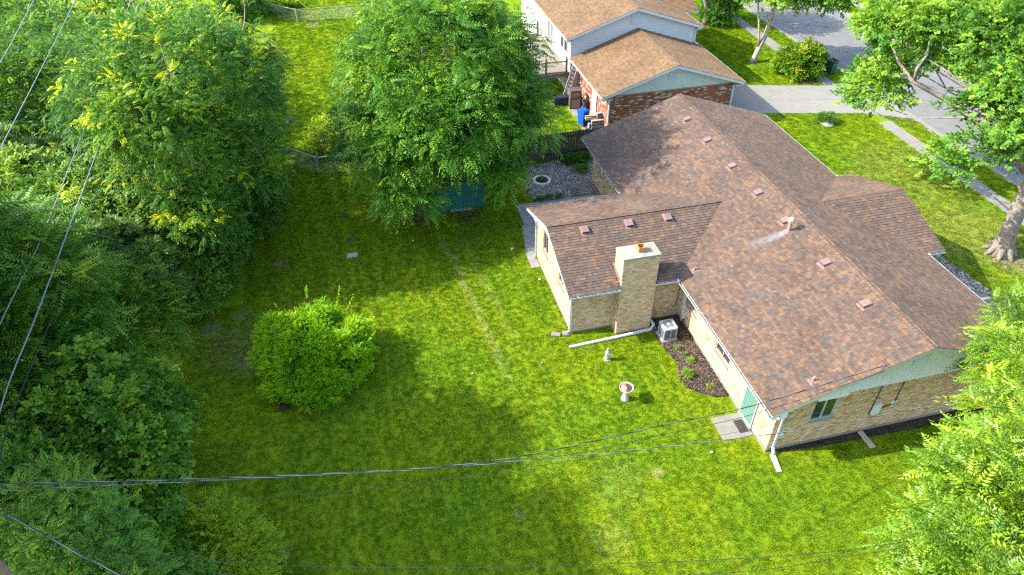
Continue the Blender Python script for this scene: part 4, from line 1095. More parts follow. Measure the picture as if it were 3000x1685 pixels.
# grey folding chair and red cushion chair on the deck
mat('chair_grey', (0.42, 0.44, 0.45), 0.6); mat('red_cloth', (0.42, 0.02, 0.03), 0.7)
def garden_chair(name, label, x, y, z, a, m1, m2):
    t = thing(name, label, 'chair', (x, y, z))
    def put(nm, mb, mt):
        o = build(nm, mb, mt, None); o.parent = t
    put('seat', MB().box(-.25, -.25, .38, .25, .25, .43), m1); put('backrest', MB().prism([(-.25, .22, .43), (.25, .22, .43), (.25, .42, .98), (-.25, .42, .98)], (0, .03, 0)), m1)
    for sx in (-.24, .24):
        for sy in (-.22, .22): put('leg', MB().box(sx - .015, sy - .015, 0, sx + .015, sy + .015, .38), m2)
    t.rotation_euler = (0, 0, a)
garden_chair('folding_chair', 'grey folding garden chair standing on the wooden deck', 1.15, 37.3, DZ, 2.2, MATS['chair_grey'], MATS['black_plastic'])
garden_chair('red_chair', 'small red garden chair at the far end of the deck', 1.45, 40.9, 0.0, 0.4, MATS['red_cloth'], MATS['black_plastic'])
bpy.data.objects['red_chair'].location.z = DZ; bpy.data.objects['red_chair'].location.y = 39.8

# ------------------------------------------------------------------ clutter by the neighbour's wall
slabs('side_pad', [[(2.0, 26.3, 0), (3.48, 26.3, 0), (3.48, 29.0, 0), (2.35, 29.0, 0)], [(2.15, 29.0, 0), (3.48, 29.0, 0), (3.48, 31.2, 0), (2.15, 31.2, 0)]], MATS['concrete'])
def cart(name, label, x, y, a, col, lid, lidcol=None, tilt=0, open_=False, h=1.0, group=None, mark=False):
    """wheeled bin: tapered hollow body, rim, lid, axle, two wheels"""
    t = thing(name, label, 'bin', (x, y, 0.03), group)
    bm = mat(name + '_body', col, 0.45, 0.1, 5)
    def put(nm, mb, mt, par=None):
        o = build(nm, mb, mt, None); o.parent = par or t; return o
    m = MB(); w0, d0, w1, d1 = .22, .24, .265, .30
    lo = [(-w0, -d0, .04), (w0, -d0, .04), (w0, d0, .04), (-w0, d0, .04)]; hi = [(-w1, -d1, h), (w1, -d1, h), (w1, d1, h), (-w1, d1, h)]
    li = [(-w1 + .03, -d1 + .03, h), (w1 - .03, -d1 + .03, h), (w1 - .03, d1 - .03, h), (-w1 + .03, d1 - .03, h)]; lb = [(-w0 + .03, -d0 + .03, .1), (w0 - .03, -d0 + .03, .1), (w0 - .03, d0 - .03, .1), (-w0 + .03, d0 - .03, .1)]
    m.add(lo + hi + li + lb, [(3, 2, 1, 0), (0, 1, 5, 4), (1, 2, 6, 5), (2, 3, 7, 6), (3, 0, 4, 7), (4, 5, 9, 8), (5, 6, 10, 9), (6, 7, 11, 10), (7, 4, 8, 11), (8, 9, 13, 12), (9, 10, 14, 13), (10, 11, 15, 14), (11, 8, 12, 15), (12, 13, 14, 15)])
    put('body', m, bm)
    m = MB()
    for q in ((-w1 - .012, -d1 - .012, w1 + .012, -d1 + .003), (-w1 - .012, d1 - .003, w1 + .012, d1 + .012), (-w1 - .012, -d1 + .003, -w1 + .003, d1 - .003), (w1 - .003, -d1 + .003, w1 + .012, d1 - .003)): m.box(q[0], q[1], h - .07, q[2], q[3], h + .01)
    put('rim', m, bm)
    lm = mat(name + '_lid', lidcol or col, 0.4, 0.08, 5)
    m = MB()
    if open_: m.prism([(-w1, d1 + .035, h), (w1, d1 + .035, h), (w1 * .95, d1 + .10, h - .6), (-w1 * .95, d1 + .10, h - .6)], (0, .03, 0))
    else:
        m.prism([(-w1 - .02, -d1 - .03, h + .014), (w1 + .02, -d1 - .03, h + .014), (w1 + .02, d1 + .02, h + .014), (-w1 - .02, d1 + .02, h + .014)], (0, 0, .03))
        m.prism([(-w1 * .8, -d1 * .8, h + .046), (w1 * .8, -d1 * .8, h + .046), (w1 * .8, d1 * .8, h + .046), (-w1 * .8, d1 * .8, h + .046)], (0, 0, .035))
    put('lid', m, lm)
    for sx in (-1, 1):
        m = MB(); m.lathe([(.12, -.025), (.12, .025)], (0, 0, 0), 14); m.v = [(sx * .25 + z, d0 + .03 + x_, .12 + y_) for x_, y_, z in m.v]
        put('wheel', m, MATS['rubber'])
    m = MB(); m.tube([(-.22, d1 + .06, h - .05), (.22, d1 + .06, h - .05)], .018, 8); put('handle', m, bm)
    if mark:
        m = MB()      # round recycling-style emblem of three bent bars
        for k in range(3):
            a0 = k * 2.094
            p = [Vector((math.cos(a0 + j * .5) * .075, 0, math.sin(a0 + j * .5) * .075)) for j in range(4)]
            for q0, q1 in zip(p[:-1], p[1:]): m.bar(q0, q1, 0.03, 0.004, up=(0, 1, 0))
        m.v = [(x_ + .04, -d1 + 0.005 + y_ + (z - .15) * -0.105, .72 + z) for x_, y_, z in m.v]
        put('emblem', m, MATS['white_trim'])
    t.rotation_euler = (tilt, 0, a)
    return t
cart('blue_bin', 'blue wheeled bin with closed lid beside the cinder blocks', 2.33, 27.75, 3.6, (0.006, 0.075, 0.42), True)
cart('green_bin', 'dark green wheeled bin with open lid and white emblem by the kerb', 23.1, 31.05, 0.25, (0.014, 0.06, 0.05), False, open_=True, h=1.05, mark=True)
cart('red_bin', 'dark red wheeled bin with grey lid behind the round shrub', 22.7, 32.4, 0.4, (0.16, 0.015, 0.02), True, (0.16, 0.18, 0.20), h=1.05)
nb = cart('navy_bin', 'dark navy bin lying on its side on the grass by the brown cabinets', 1.75, 31.2, 0.9, (0.014, 0.024, 0.042), True)
nb.rotation_euler = (math.radians(90), 0, 1.5); nb.location = (1.25, 31.1, 0.36)
# cinder blocks, cores facing the fence
mat('block_grey', (0.27, 0.27, 0.25), 0.95, 0.12, 8, bump=0.5)
cb = MB(); w, h, d = 0.40, 0.195, 0.20
for x0, x1 in ((-.2, -.165), (-.085, -.05), (.05, .085), (.165, .2)): cb.box(x0, -d / 2, 0, x1, d / 2, h)
for x0, x1 in ((-.165, -.085), (-.05, .05), (.085, .165)):
    cb.box(x0, -d / 2, 0, x1, d / 2, .04); cb.box(x0, -d / 2, h - .04, x1, d / 2, h)
    cb.box(x0, d / 2 - .03, .04, x1, d / 2, h - .04)
blk = None
def block(x, y, z, a, label, stand=False):
    global blk
    if blk is None: blk = build('cinder_block', cb, MATS['block_grey'], None); o = blk
    else: o = blk.copy(); COL.objects.link(o)
    o.location = (x, y, z); o.rotation_euler = (0, math.pi / 2 if stand else 0, a)
    tag(o, label, 'cinder block', 'cinder blocks stacked by the brick wall')
rows = ('bottom', 'second', 'third')
for r in range(3):
    for k, nm in enumerate(('left', 'right')):
        block(2.86 + k * 0.405, 26.9 + 0.02 * r, 0.04 + r * 0.2, random.uniform(-.03, .03), 'grey cinder block in the %s row of the stack, %s column' % (rows[r], nm))
block(3.27, 27.15, 0.64, 0.0, 'grey cinder block on top of the stack at the lumber')
block(3.27, 27.15, 0.84, 0.05, 'topmost grey cinder block, nearest the white downspout')
block(2.48, 27.0, 0.24, 0.1, 'grey cinder block standing on end beside the blue bin', True)
# lumber laid on the blocks
mat('lumber', (0.38, 0.28, 0.15), 0.85, 0.2, 6)
for i, (dx, dy, dz, a) in enumerate(((0, 0, 0, .05), (.03, .13, .02, -.05), (-.04, .05, .085, .1), (.05, .18, .10, 0.0), (0.0, .1, .17, -.08))):
    m = MB().box(-.42, -.06, 0, .42, .06, .06)
    o = build('board', m, MATS['lumber'], None, label='sawn tan board, number %s up in the loose pile on the blocks' % ('one', 'two', 'three', 'four', 'five')[i], cat='board', group='boards piled on the cinder blocks')
    o.location = (2.72 + dx, 27.12 + dy, 0.645 + dz); o.rotation_euler = (0, 0, a)
# brown cabinets
mat('cabinet_brown', (0.085, 0.058, 0.042), 0.7, 0.2, 5); mat('cabinet_panel', (0.20, 0.145, 0.10), 0.8, 0.2, 5)
for nm, lb, z0, w, d, h in (('cabinet', 'brown wooden cabinet standing on the pad, lower of two', 0.03, .40, .34, .80), ('cabinet', 'smaller brown wooden cabinet stacked on top of another', 0.84, .36, .30, .46)):
    t = thing(nm, lb, 'cabinet', (2.62, 30.45, z0), 'brown cabinets stacked by the side wall')
    def put(n2, mb, mt):
        o = build(n2, mb, mt, None); o.parent = t
    put('carcass', MB().box(-w, -d, 0, w, d, h), MATS['cabinet_brown'])
    put('front_panel', MB().box(-w * .72, -d - .02, .08, w * .72, -d - .002, h - .1), MATS['cabinet_panel'])
    put('top', MB().box(-w - .03, -d - .04, h + .002, w + .03, d + .03, h + .04), MATS['cabinet_brown'])
    t.rotation_euler = (0, 0, -0.12)
# ladder, pole, bucket, sack, pots
lad = thing('ladder', 'grey aluminium extension ladder leaning against the gutter', 'ladder', (2.35, 31.9, 0.03))
def lput(n2, mb, mt, par):
    o = build(n2, mb, mt, None); o.parent = par
A = Vector((0, 0, 0)); B = Vector((0.95, 0.25, 2.75)); sd = Vector((-0.09, 0.19, 0))
for s in (-1, 1): lput('stile', MB().bar(A + sd * s, B + sd * s, 0.03, 0.07), MATS['galv'], lad)
for i in range(10):
    p = A.lerp(B, (i + .6) / 10.5); lput('rung', MB().bar(p - sd, p + sd, 0.03, 0.03), MATS['galv'], lad)
build('wooden_pole', MB().tube([(1.95, 31.5, 0.02), (2.9, 32.1, 2.45)], 0.025, 8), MATS['weathered_wood'], label='long thin wooden pole leaning beside the ladder', cat='pole')
pile = thing('brick_pile', 'low pile of loose bricks under the dark bucket', 'bricks', (3.15, 29.9, 0.03))
for i in range(14):
    o = build('brick', MB().box(-.1, -.05, 0, .1, .05, .06), MATS['brick_orange'], None); o.parent = pile
    o.location = (random.uniform(-.18, .18), random.uniform(-.2, .2), (i // 5) * 0.062); o.rotation_euler = (0, 0, random.uniform(-.3, .3) + (i % 2) * 1.57)
bk = thing('bucket', 'dark grey plastic bucket sitting on the loose bricks', 'bucket', (3.15, 29.9, 0.24))
o = build('body', MB().lathe([(.13, 0), (.18, .42), (.19, .44), (.165, .44), (.12, .06)], (0, 0, 0), 16), mat('bucket_grey', (0.05, 0.06, 0.07), 0.5), None); o.parent = bk
o = build('handle', MB().tube([(.18 * math.cos(t), 0.02, .42 + .12 * math.sin(t)) for t in [math.pi * i / 8 for i in range(9)]], .006, 5), MATS['galv'], None); o.parent = bk
sk = MB(); sk.lathe([(.10, 0), (.16, .12), (.17, .4), (.11, .62), (.05, .74)], (0, 0, 0), 10); sk.v = [(x_ * (1 + .2 * math.sin(7 * z)), y_, z) for x_, y_, z in sk.v]
o = build('sack', sk, mat('maroon_sack', (0.11, 0.018, 0.02), 0.8, 0.3, 8), label='dark maroon sack leaning against the brick wall', cat='sack', smooth=True); o.location = (3.1, 30.35, 0.03)
for x_, y_, nm, lb, cc, r, h in ((2.28, 26.75, 'flower_pot', 'small terracotta pot in front of the blue bin', (0.34, 0.14, 0.07), .13, .22), (2.35, 26.5, 'tub', 'teal plastic tub in front of the stacked blocks', (0.02, 0.15, 0.13), .15, .2)):
    build(nm, MB().lathe([(r * .7, 0), (r, h), (r * 1.08, h), (r * 1.08, h + .03), (r * .85, h + .03), (r * .6, .05)], (x_, y_, .03), 14), mat(nm + '_mat', cc, 0.7), label=lb, cat='pot')
build('polystyrene_block', MB().prism([(2.45, 26.42, .03), (2.85, 26.35, .03), (2.88, 26.5, .03), (2.48, 26.57, .03)], (0, 0, .12)), MATS['white_trim'], label='white foam block lying at the foot of the cinder blocks', cat='foam block')
tp = MB(); rr = random.Random(5)
for i in range(9):
    a0 = Vector((2.62 + rr.uniform(-.2, .2), 27.75 + rr.uniform(-.2, .2), .35 + rr.uniform(0, .3))); tp.tube([a0, a0 + Vector((rr.uniform(-.3, .3), rr.uniform(-.25, .25), rr.uniform(-.05, .25)))], .03, 6)
build('pipe_scraps', tp, MATS['galv'], label='tangle of pale metal pipe scraps between bin and door', cat='scrap pile', kind='stuff')
build('blue_tarp', MB().prism([(2.5, 27.35, .04), (2.75, 27.3, .04), (2.82, 27.55, .35), (2.55, 27.65, .5)], (.05, .12, .1)), mat('tarp_blue', (0.02, 0.16, 0.45), 0.5), label='folded light blue tarp beside the blue bin', cat='tarp')

# ------------------------------------------------------------------ things in the yard
# air conditioner
ac = thing('air_conditioner', 'grey outdoor air conditioner with round fan grille in the mulch bed', 'air conditioner', (-0.47, 7.13, 0.04))
def rsq(r, c, n=5):
    pts = []
    for cx, cy, a0 in ((r - c, r - c, 0), (-r + c, r - c, 90), (-r + c, -r + c, 180), (r - c, -r + c, 270)):
        for i in range(n): t = math.radians(a0 + 90 * i / (n - 1)); pts.append((cx + c * math.cos(t), cy + c * math.sin(t)))
    return pts
def aput(n2, mb, mt, par=ac):
    o = build(n2, mb, mt, None); o.parent = par; return o
aput('pad', MB().box(-.38, -.38, 0, .38, .38, .05), MATS['concrete'])
aput('coil', MB().prism([(x_, y_, .06) for x_, y_ in rsq(.295, .07)], (0, 0, .60)), MATS['ac_coil'])
aput('base_tray', MB().prism([(x_, y_, .052) for x_, y_ in rsq(.325, .08)], (0, 0, .055)), MATS['ac_grey'])
for i in range(9):
    z = .13 + i * .062; o_ = rsq(.312, .08); i_ = rsq(.308, .075); m = MB(); n_ = len(o_)
    m.add([(x_, y_, z) for x_, y_ in o_] + [(x_, y_, z + .009) for x_, y_ in o_] + [(x_, y_, z) for x_, y_ in i_] + [(x_, y_, z + .009) for x_, y_ in i_],
          [(k, (k + 1) % n_, n_ + (k + 1) % n_, n_ + k) for k in range(n_)] + [(n_ + k, n_ + (k + 1) % n_, 3 * n_ + (k + 1) % n_, 3 * n_ + k) for k in range(n_)] + [(2 * n_ + k, k, n_ + k, 3 * n_ + k)[:4] for k in range(0)])
    aput('louvre', m, MATS['ac_grey'])
for sx, sy in ((1, 1), (1, -1), (-1, 1), (-1, -1)): aput('corner_post', MB().box(sx * .283 - .02, sy * .283 - .02, .10, sx * .283 + .02, sy * .283 + .02, .68), MATS['ac_grey'])
for sx, sy in ((0, -1), (0, 1), (1, 0), (-1, 0)): aput('side_bar', MB().box(sx * .322 - .012, sy * .322 - .012, .10, sx * .322 + .012, sy * .322 + .012, .68), MATS['ac_grey'])
o_ = rsq(.335, .09); n_ = len(o_); m = MB(); ri = .25
ring = [(ri * math.cos(math.atan2(y_, x_)), ri * math.sin(math.atan2(y_, x_))) for x_, y_ in o_]
m.add([(x_, y_, .66) for x_, y_ in o_] + [(x_ * .97, y_ * .97, .72) for x_, y_ in o_] + [(x_, y_, .74) for x_, y_ in ring] + [(x_, y_, .66) for x_, y_ in ring],
      [(k, (k + 1) % n_, n_ + (k + 1) % n_, n_ + k) for k in range(n_)] + [(n_ + k, n_ + (k + 1) % n_, 2 * n_ + (k + 1) % n_, 2 * n_ + k) for k in range(n_)] + [(2 * n_ + k, 2 * n_ + (k + 1) % n_, 3 * n_ + (k + 1) % n_, 3 * n_ + k) for k in range(n_)])
top = aput('top_cover', m, MATS['ac_grey'])
m = MB()
for k in range(20):
    t = 2 * math.pi * k / 20; m.tube([(.07 * math.cos(t), .07 * math.sin(t), .755), (.25 * math.cos(t + .15), .25 * math.sin(t + .15), .742)], .004, 4, cap=False)
for r_ in (.12, .17, .22):
    m.tube([(r_ * math.cos(2 * math.pi * k / 24), r_ * math.sin(2 * math.pi * k / 24), .75) for k in range(25)], .003, 4, cap=False)
aput('fan_grille', m, MATS['ac_grey'], top)
aput('hub', MB().lathe([(.075, 0), (.075, .02), (.05, .03)], (0, 0, .745), 16), MATS['white_trim'], top)
for k in range(4):
    t = k * math.pi / 2 + .5; c_, s_ = math.cos(t), math.sin(t)
    def rp(x_, y_, z): return (x_ * c_ - y_ * s_, x_ * s_ + y_ * c_, z)
    aput('fan_blade', MB().add([rp(.05, -.03, .66), rp(.23, -.09, .65), rp(.24, .07, .69), rp(.05, .03, .69)], [(0, 1, 2, 3)]), MATS['galv'])
aput('motor', MB().lathe([(.06, 0), (.06, .1)], (0, 0, .58), 12), MATS['galv'])
build('refrigerant_line', MB().tube([(-.15, 7.2, .35), (.2, 7.5, .12), (.5, 7.72, .15), (.56, 7.74, .4)], .022, 6), MATS['black_plastic'], label='black refrigerant line between air conditioner and wall', cat='pipe')
# bird bath
bb = thing('bird_bath', 'pale stone bird bath with rust stained bowl on the lawn', 'bird bath', (-3.56, 4.13, 0))
def bput(n2, mb, mt, par, sm=True):
    o = build(n2, mb, mt, None, smooth=sm); o.parent = par; return o
bput('pedestal', MB().lathe([(.17, 0), (.17, .06), (.15, .10), (.135, .22), (.10, .30), (.085, .45), (.09, .56), (.12, .585)], (0, 0, 0), 20), MATS['bath_stone'], bb)
bw_ = bput('bowl', MB().lathe([(.10, .58), (.20, .61), (.285, .68), (.295, .73), (.285, .745), (.26, .735), (.24, .705), (.235, .70)], (0, 0, 0), 28), MATS['bath_stone'], bb)
bput('basin', MB().lathe([(.236, .702), (.16, .68), (.07, .672), (.06, .69), (.045, .70)], (0, 0, 0), 28), MATS['bath_bowl'], bw_)
# garden statue: robed figure with joined hands on a square plinth
st = thing('garden_statue', 'small weathered stone statue of a robed figure on the lawn', 'statue', (-3.50, 6.44, 0))
bput('plinth', MB().box(-.13, -.12, 0, .13, .12, .05), MATS['stone_pale'], st, False)
m = MB(); prof_ = [(.105, .05), (.11, .09), (.095, .22), (.088, .33), (.10, .42), (.105, .48), (.075, .535), (.04, .555), (.05, .58), (.058, .62), (.052, .665), (.025, .695)]
m.lathe(prof_, (0, 0, 0), 18)
vv_ = []
for x_, y_, z in m.v:
    t = math.atan2(y_, x_)
    fold = 1 + (.07 * math.sin(7 * t + z * 4) if z < .46 else 0)
    vv_.append((x_ * fold * (1.05 if .36 < z < .53 else 1), y_ * fold * .85, z))
m.v = vv_
bput('robe', m, MATS['stone_pale'], st)
for s in (-1, 1): bput('sleeve', MB().tube([(s * .095, 0, .47), (s * .10, -.06, .38), (s * .03, -.105, .40)], [.035, .038, .026], 8), MATS['stone_pale'], st)
bput('hands', MB().tube([(0, -.11, .385), (0, -.12, .45)], [.026, .014], 8), MATS['stone_pale'], st)
# doormat
dm = thing('doormat', 'dark ribbed doormat on the concrete step by the green door', 'doormat', (0.33, 1.72, 0.04))
o = build('mat', MB().box(-.21, -.31, 0, .21, .31, .015), MATS['doormat'], None); o.parent = dm
for i in range(10): o = build('rib', MB().box(-.19 + i * .04, -.29, .0152, -.17 + i * .04, .29, .024), MATS['rubber'], None); o.parent = dm
# splash boards and loose flat pieces
for nm, lb, pts, z in (('splash_board', 'weathered wooden splash board under the corner downspout', [(.70, .22), (.90, .18), (.74, -.58), (.56, -.54)], .06), ('splash_board', 'weathered wooden splash board leaning into the gable mulch', [(4.50, .36), (4.70, .38), (4.74, -.42), (4.53, -.42)], .07)):
    build(nm, MB().prism([(x_, y_, .012) for x_, y_ in pts], (0, 0, z)), MATS['weathered_wood'], label=lb, cat='board', group='splash boards by the gable wall')
build('splash_stone', MB().prism([(-5.46, 8.42, .0), (-5.06, 8.28, .0), (-4.98, 8.48, .0), (-5.34, 8.66, .0)], (0, 0, .07)), MATS['concrete'], label='cracked concrete splash stone, longer piece', cat='stone')
build('splash_stone', MB().prism([(-4.92, 8.30, .0), (-4.62, 8.24, .0), (-4.62, 8.52, .0), (-4.88, 8.58, .0)], (0, 0, .06)), MATS['concrete'], label='short concrete splash stone at the wing downspout', cat='stone')
build('paving_stone', MB().prism([(-13.98, 16.55, 0), (-13.45, 16.5, 0), (-13.40, 16.86, 0), (-13.92, 16.9, 0)], (0, 0, .05)), MATS['stone_pale'], label='single pale square paving stone lying in the shaded lawn', cat='paving stone')
for x_, y_, lb in ((-13.9, 20.6, 'dark sunken soil hole nearest the big tree'), (-13.7, 18.2, 'dark sunken soil hole near the paving stone')):
    build('soil_hole', MB().lathe([(.24, .006), (.16, .018), (.02, .012)], (x_, y_, 0), 12), MATS['soil'], label=lb, cat='hole', kind='structure')
for i, (x_, y_, s_, lb) in enumerate(((-1.35, .85, .06, 'crumpled white scrap on the grass near the door slab'), (-4.9, 12.4, .07, 'white plaster fleck in grass beside the wing'), (-5.6, 15.2, .10, 'pale scrap on the lawn near the patio'),
        (-10.5, 17.2, .05, 'small white stone in the shaded lawn'), (-9.3, 7.0, .06, 'tan leaf on the lawn beyond the bush'), (-6.3, 6.9, .05, 'pale leaf on the sunny lawn left of the statue'), (-14.4, 24.7, .10, 'white scrap at the foot of the wire fence'))):
    build('litter', MB().prism([(x_ - s_, y_ - s_ * .5, .03), (x_ + s_ * .6, y_ - s_ * .7, .03), (x_ + s_, y_ + s_ * .5, .05), (x_ - s_ * .4, y_ + s_ * .6, .03)], (0, 0, .03)), MATS['white_trim'] if i < 4 else MATS['tan_trim'], label=lb, cat='litter')
# round planter ring
pr = thing('planter_ring', 'round white stone planter ring with brown plant on gravel', 'planter', (-2.3, 21.3, 0.03))
n_ = 14
for k in range(n_):
    a0, a1 = 2 * math.pi * k / n_ + .015, 2 * math.pi * (k + 1) / n_ - .015
    o = build('edging_stone', MB().prism([(r_ * math.cos(t), r_ * math.sin(t), 0) for r_, t in ((.40, a0), (.55, a0), (.55, a1), (.40, a1))], (0, 0, .13)), mat('ring_stone', (0.52, 0.50, 0.45), .85, .12, 8), None); o.parent = pr
o = build('planter_soil', MB().lathe([(.395, 0), (.395, .06), (.05, .09)], (0, 0, 0), 18), mat('peat', (0.06, 0.035, 0.022), 1.0, .3, 10, bump=.8), None); o.parent = pr
# log edge
build('log', MB().tube([(-0.1, 23.42, .06), (0.7, 23.36, .065), (1.5, 23.3, .06)], [.05, .055, .05], 8), MATS['weathered_wood'], label='thin weathered log lying along the dark fence', cat='log')
# green metal shed under the big tree
mat('shed_green', (0.018, 0.13, 0.11), 0.45, 0.15, 3, dirt=(0.03, 0.09, 0.07), dscale=2, damt=.5); mat('shed_roof', (0.06, 0.035, 0.03), 0.7, .3, 4)
sh = thing('garden_shed', 'teal green metal garden shed half hidden under the tree', 'shed', (-7.5, 20.7, 0))
build('wall', MB().box(-9.05, 19.66, 0, -6.05, 21.7, 1.75), MATS['shed_green'], sh)
x = -9.03
while x < -6.1: build('wall_panel', MB().prism([(x, 19.655, .04), (x + .19, 19.655, .04), (x + .16, 19.63, .04), (x + .03, 19.63, .04)], (0, 0, 1.66)), MATS['shed_green'], sh); x += .215
b = MB(); b.prism([(-9.2, 19.5, 1.72), (-9.2, 20.68, 2.15), (-9.2, 21.86, 1.72), (-9.2, 21.86, 1.78), (-9.2, 20.68, 2.21), (-9.2, 19.5, 1.78)], (3.3, 0, 0)); build('roof', b, MATS['shed_roof'], sh)
build('threshold', MB().box(-8.1, 19.45, 0.0, -6.9, 19.62, .05), MATS['weathered_wood'], sh)

# ------------------------------------------------------------------ fences
mat('fence_dark', (0.055, 0.050, 0.045), 0.95, .35, 5, bump=.3); mat('chain_grey', (0.30, 0.34, 0.36), 0.5, .1, 5, metal=.3)
pf = thing('picket_fence', 'dark weathered wooden stockade fence between the two houses', 'fence', (0, 23.75, 0))
x = -4.2
while x < 3.2:
    h = 1.78 + random.uniform(-.03, .03)
    build('picket', MB().prism([(x, 23.70, 0), (x + .095, 23.70, 0), (x + .095, 23.70, h - .06), (x + .07, 23.70, h), (x + .025, 23.70, h), (x, 23.70, h - .06)], (0, .02, 0)), MATS['fence_dark'], pf); x += .105
for z in (.35, 1.4): build('fence_rail', MB().box(-4.2, 23.722, z, 3.2, 23.77, z + .09), MATS['fence_dark'], pf)
for x in (-4.1, -1.7, .7, 3.1): build('fence_post', MB().box(x - .05, 23.78, 0, x + .05, 23.88, 1.75), MATS['fence_dark'], pf)
def chain_fence(name, label, pts, h=1.1, posts=2.6, sp=.10):
    t = thing(name, label, 'fence', (*pts[0], 0))
    for a, b_ in zip(pts[:-1], pts[1:]):
        A = Vector((*a, 0)); B = Vector((*b_, 0)); d = B - A; ln = d.length; k = max(1, round(ln / posts))
        for i in range(k + (b_ == pts[-1])):
            p = A + d * (i / k); big = i == 0
            build('post', MB().tube([p, p + Vector((0, 0, h + (.08 if big else .02)))], .05 if big else .025, 8), MATS['chain_grey'], t)
        build('top_rail', MB().tube([A + Vector((0, 0, h)), B + Vector((0, 0, h))], .024, 8), MATS['chain_grey'], t)
        mb = MB(); u = d / ln; r = .0035; nsteps = int((ln + h) / sp)
        for sgn in (1, -1):
            for i in range(nsteps):
                s0 = i * sp - (h if sgn > 0 else 0); p0 = (s0, .03); p1 = (s0 + sgn * (h - .03), h)
                if sgn < 0: p0 = (s0, .03); p1 = (s0 - (h - .03), h)
                (xa, za), (xb, zb) = p0, p1
                lo, hi = 0, ln
                def clip(xa, za, xb, zb):
                    dx = xb - xa; t0, t1 = 0.0, 1.0
                    for bound, s in ((0, 1), (ln, -1)):
                        fa, fb = s * (xa - bound), s * (xb - bound)
                        if fa < 0 and fb < 0: return None
                        if fa < 0: t0 = max(t0, fa / (fa - fb))
                        elif fb < 0: t1 = min(t1, fa / (fa - fb))
                    if t0 >= t1: return None
                    return xa + dx * t0, za + (zb - za) * t0, xa + dx * t1, za + (zb - za) * t1
                q = clip(xa, za, xb, zb)
                if q: mb.tube([A + u * q[0] + Vector((0, 0, q[1])), A + u * q[2] + Vector((0, 0, q[3]))], r, 3, cap=False)
        build('wire_mesh', mb, MATS['chain_grey'], t, kind='stuff')
    return t
chain_fence('chain_link_fence', 'grey chain link fence crossing the shaded lawn behind the tree', [(-19.8, 30.4), (-15.15, 25.65), (-4.3, 24.2)])
chain_fence('chain_link_fence', 'far chain link fence at the end of the sunny back lawn', [(-23.0, 60.5), (-16.25, 53.6), (-4.0, 53.0)], sp=.16)
# yellow guard on the guy wire
gg = thing('guy_wire', 'guy wire with yellow plastic guard at the far fence', 'guy wire', (-13.7, 51.3, 0))
mat('guard_yellow', (0.72, 0.46, 0.03), 0.5)
build('guard', MB().tube([(-14.14, 51.2, .8), (-15.72, 49.9, 3.0)], .05, 8), MATS['guard_yellow'], gg)
build('wire', MB().tube([(-13.7, 51.55, .0), (-14.14, 51.2, .8), (-15.72, 49.9, 3.0), (-22.2, 44.5, 12.0)], .012, 5), MATS['galv'], gg)
# ------------------------------------------------------------------ foliage
def unit(a): return a / (np.linalg.norm(a, axis=-1, keepdims=True) + 1e-9)
def leaf_quad(base, d, side, up, ln, wd, fold=0.25):
    """kite leaf: base, right, tip, left"""
    mid = base + d * ln * 0.45
    return [base, mid + side * wd * 0.5 + up * wd * fold, base + d * ln - up * ln * 0.12, mid - side * wd * 0.5 + up * wd * fold]
def t_frond(n=6, L_=0.45, ll=0.12, lw=0.042, droop=0.35, seed=0):
    """pinnate leaf: leaflet pairs along a drooping stalk plus one at the tip"""
    rs = random.Random(seed); V = []
    X, Y, Z = np.eye(3)
    for i in range(n):
        t = 0.18 + 0.80 * i / (n - 1)
        p = np.array([t * L_, 0, -droop * L_ * t * t])
        f = math.sin(math.pi * min(1, 0.25 + 0.75 * t)) * 0.5 + 0.6
        for s in (-1, 1):
            d = unit(np.array([0.45 + rs.uniform(-.15, .15), s * 1.0, -0.25 + rs.uniform(-.15, .15)]))
            sd = unit(np.cross(d, Z)); up = np.cross(sd, d)
            V += leaf_quad(p, d, sd, up, ll * f, lw * f)
    p = np.array([L_, 0, -droop * L_]); d = unit(np.array([1, 0, -0.8])); sd = np.array([0, 1.0, 0]); V += leaf_quad(p, d, sd, np.cross(sd, d), ll, lw)
    return np.array(V)
def t_spray(n=9, L_=0.34, ll=0.11, lw=0.085, seed=0, droop=0.25, flat=0.35):
    """twig with simple leaves turned every which way, mostly facing up"""
    rs = random.Random(seed); V = []; Z = np.array([0, 0, 1.0])
    for i in range(n):
        t = 0.15 + 0.85 * i / max(1, n - 1)
        p = np.array([t * L_, rs.uniform(-.04, .04), -droop * L_ * t * t + rs.uniform(-.03, .03)])
        a = rs.uniform(-1.3, 1.3) + (0.9 if i % 2 else -0.9)
        d = unit(np.array([math.cos(a), math.sin(a), rs.uniform(-.5, .25)]))
        nz = unit(Z + np.array([rs.uniform(-flat, flat), rs.uniform(-flat, flat), 0])); sd = unit(np.cross(d, nz)); up = np.cross(sd, d); s = rs.uniform(.75, 1.25)
        V += leaf_quad(p, d, sd, up, ll * s, lw * s)
    return np.array(V)
def t_needles(n=14, L_=0.30, lw=0.012, seed=0):
    rs = random.Random(seed); V = []; Z = np.array([0, 0, 1.0])
    for i in range(n):
        a = rs.uniform(0, 6.28); e = rs.uniform(-.2, .9)
        d = unit(np.array([0.9, math.cos(a) * .9, math.sin(a) * .9 * e])); sd = unit(np.cross(d, Z) + 1e-3); up = np.cross(sd, d)
        p = np.array([rs.uniform(0, .12), 0, 0]); V += leaf_quad(p, d, sd, up, L_ * rs.uniform(.7, 1), lw * 2)
    return np.array(V)
